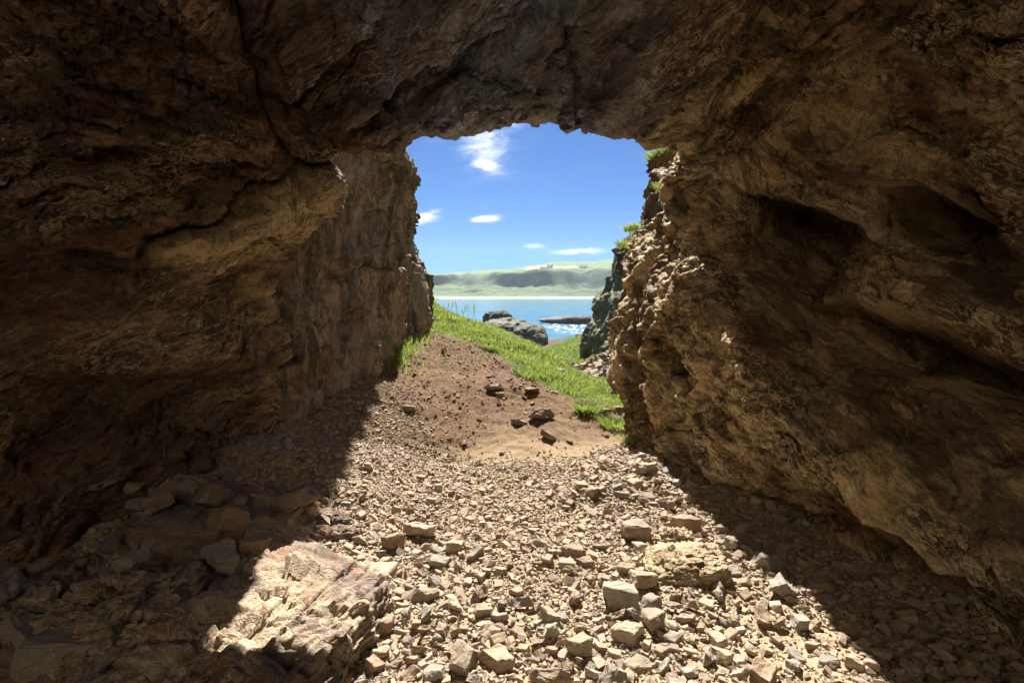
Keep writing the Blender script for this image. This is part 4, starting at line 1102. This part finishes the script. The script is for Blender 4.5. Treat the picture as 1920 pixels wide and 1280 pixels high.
# turf on the mound and the slope beyond
n = 150000
ys = 6.2 + 14 * r2.random(n) ** 1.3; xs = r2.uniform(-4.2, 1, n) + r2.random(n) * (ys * .35)
pp = np.stack([xs, ys, xs * 0], -1); tv = turf(xs, ys)
cl = fbm(pp * 2.2, 3, 88)
keep = (np.maximum(smooth01((tv + .3 * cl) / .9), .05 * smooth01((tv + .9) / .5) * (cl > .15)) * np.maximum(smooth01((cl + .6) / .9), .45 * (tv > .3)) > r2.random(n)) & (xs < 4.5)
xs, ys, cl, tv = xs[keep], ys[keep], cl[keep], tv[keep]
h = (.035 + .055 * smooth01(tv / 1.2)) * r2.uniform(.6, 1.3, len(xs)) * (1 + .5 * np.clip(cl, -.4, 1))
p1 = blades(xs, ys, ground(xs, ys) - .01, h, .0045 * (1 + ys / 12), .9, np.clip(.42 + .22 * cl + r2.normal(0, .16, len(xs)) + .5 * (r2.random(len(xs)) > .9), 0, 1))
n = 90000
ys = 16 + 84 * r2.random(n) ** 1.4; xs = ys * r2.uniform(-.06, .32, n)
pp = np.stack([xs, ys, xs * 0], -1); cl = fbm(pp * .5, 3, 89)
scx, scy = P(1095, 690, 33)[0], 33
keep = (smooth01((cl + .8) / .9) > r2.random(n)) & (np.hypot((xs - scx) / 3.2, (ys - scy) / 6) > .95) & (ground(xs, ys) > -9.2)
xs, ys, cl = xs[keep], ys[keep], cl[keep]
p2 = blades(xs, ys, ground(xs, ys) - .02, r2.uniform(.08, .2, len(xs)) * (1 + .4 * cl), .012 * (1 + ys / 14), .9, np.clip(.4 + .2 * cl + r2.normal(0, .16, len(xs)), 0, 1))
grass_obj('grass', [p1, p2])
# grass along the foot of the outer left cliff, in its shade
n = 5000
ys = r2.uniform(7.2, 11.5, n); xs = -1.98 + r2.exponential(.12, n) - .02 * (ys - 8)
p3 = blades(xs, ys, ground(xs, ys) - .01, r2.uniform(.06, .2, n), np.full(n, .006), .8)
grass_obj('grass', [p3])
def tuft(px, py, Y, n, rad, h, label, z=None, tint=.5, lean=1.0, name='grass_tuft', onG=True):
    if onG: c = on_ground(px, py)
    else: c = np.array(P(px, py, Y))
    a = r2.uniform(0, 6.28, n); r = rad * np.sqrt(r2.random(n)); x, y = c[0] + r * np.cos(a), c[1] + r * np.sin(a)
    z_ = ground(x, y) - .01 if onG else np.full(n, c[2]) + r2.uniform(-.3, .3, n) * rad
    pt = blades(x, y, z_, r2.uniform(.6, 1.1, n) * h, np.full(n, .0035 + .0004 * c[1]), lean, np.clip(r2.normal(tint, .15, n), 0, 1), dirb=a)
    return grass_obj(name, [pt], False, label, tuple(c))
tuft(1102, 775, 0, 420, .14, .15, 'bright grass tuft on the bare earth left of the stones above the path', lean=1.4)
tuft(1160, 800, 0, 380, .17, .12, 'bushy grass tuft growing at the end of the path beside the dark stone', lean=1.5)
tuft(1195, 832, 0, 300, .12, .14, 'yellow-green tuft against the foot of the right wall just above the rubble', tint=.75, lean=1.5)
tuft(1140, 795, 0, 160, .09, .1, 'small thin tuft between the two bigger tufts above the path', lean=1.5)
tuft(917, 655, 0, 160, .13, .13, 'small isolated tuft at the upper edge of the bare mound', lean=1.4)
tuft(985, 705, 0, 200, .14, .12, 'tuft hanging over the earth bank above the dark boulder', lean=1.5)
tuft(685, 650, 0, 220, .16, .12, 'dim tuft in shade below the left cliff', lean=1.4)
tuft(716, 622, 0, 260, .2, .15, 'shaded clump of grass at the base of the left cliff', lean=1.4)
for px, py, Y, lb in ((1184, 432, 9.1, 'upper tuft of long grass on the crag behind the right wall'), (1172, 462, 9.2, 'lower tuft of long grass on the crag behind the right wall'), (1243, 355, 8.3, 'little tuft clinging to the rock just under the overhanging turf')):
    tuft(px, py, Y, 170, .12, .11, lb, onG=False, lean=1.7, tint=.75)
# overhanging turf with brown roots right under the lintel
t = NT('turf_roots'); M_root = t.done(t.mix(t.noise(t.vscale(t.pos, (1, 1, .25)), 60, 6, .75), (.05, .03, .02), (.2, .12, .08)), .95, t.bump(t.noise(t.vscale(t.pos, (1, 1, .2)), 50, 6, .7), .9, .02))
c0 = P(1243, 312, 7.6)
turf_o = boulder('turf_clump', c0, (.19, .2, .17), (0, -32, 10), M_root, 'overhanging clump of turf and brown roots at the upper right corner of the opening', 'turf', seed=71, n=60, amp=.7, power=2.3)
n = 500; a = r2.uniform(0, 6.28, n); r = .2 * np.sqrt(r2.random(n))
pt = blades(r * np.cos(a), r * np.sin(a), .13 - .6 * (r * np.cos(a)) * -.6 + r2.uniform(-.05, .03, n), r2.uniform(.06, .16, n), np.full(n, .005), 1.6, None, dirb=np.full(n, 3.14))
mesh_np('grass', pt[0], pt[1], M_grass, turf_o, attrs={'tint': pt[2]})

# seed stalks against the sky and the sea
M_stalk = plain('dry_stalk', (.34, .3, .15), .8)
def stalk(px, py, hpx, lean, label):
    q = on_ground(px, py); h = hpx / F * q[1]
    o = empty('grass_stalk', tuple(q)); tag(o, label, 'plant', 'dry seed stalks')
    k = np.linspace(0, 1, 7); xs_ = lean * h * k ** 2; zs_ = h * k; w = .0018 + .00025 * q[1]
    V_ = []
    for x_, z_, kk in zip(xs_, zs_, k):
        for a_ in (0, 2.09, 4.19): V_.append([x_ + w * (1 - .6 * kk) * math.cos(a_), w * math.sin(a_), z_])
    F_ = [[3 * i + j, 3 * i + (j + 1) % 3, 3 * i + 3 + (j + 1) % 3, 3 * i + 3 + j] for i in range(6) for j in range(3)]
    mesh_np('stem', V_, F_, M_stalk, o)
    m = 26; tt_ = r2.uniform(.66, 1.03, m); r_ = .02 * h ** .5 * (1.2 - tt_) * 2 + .004
    a_ = r2.uniform(0, 6.28, m)
    b = blades(lean * h * tt_ ** 2 + r_ * np.cos(a_) * .5, r_ * np.sin(a_) * .5, h * tt_ - .01, np.full(m, .035 + .02 * h), np.full(m, w * 1.1), 1.2, np.full(m, .95))
    mesh_np('seed_head', b[0], b[1], M_grass, o, attrs={'tint': b[2]})
for k, (px, py, hp, ln) in enumerate(((782, 590, 50, -.1), (786, 592, 42, .1), (792, 588, 50, .05), (797, 590, 38, .2), (803, 588, 44, .1), (776, 596, 36, -.3), (812, 588, 30, .3), (790, 596, 34, -.2))):
    stalk(px, py, hp, ln, 'dry seed stalk in the clump at the corner of the left cliff')
for k, (px, py, hp, ln) in enumerate(((846, 600, 34, .1), (858, 604, 38, -.1), (868, 606, 32, .2), (878, 610, 36, .0), (886, 612, 44, .1), (892, 614, 40, -.1), (839, 596, 28, .1), (872, 608, 26, -.2))):
    stalk(px, py, hp, ln, 'thin seed stalk standing up against the sea on the crest of the mound')

# ------------------------------------------------------------------ haze
t = NT('haze_air')
t.n.remove(t.bsdf)
pv = t.n.new('ShaderNodeVolumePrincipled')
pv.inputs['Color'].default_value = (.72, .85, 1, 1)
pv.inputs['Density'].default_value = 0.00012
pv.inputs['Anisotropy'].default_value = 0.3
t.l.new(pv.outputs[0], t.out.inputs['Volume'])
hb = np.array([[x, y, z] for z in (-22, 140) for y in (-60, 1760) for x in (-2600, 2600)], float)
hf = np.array([[0, 2, 3, 1], [4, 5, 7, 6], [0, 1, 5, 4], [2, 6, 7, 3], [0, 4, 6, 2], [1, 3, 7, 5]])
tag(mesh_np('haze', hb, hf, t.m, smooth=False), kind='stuff')
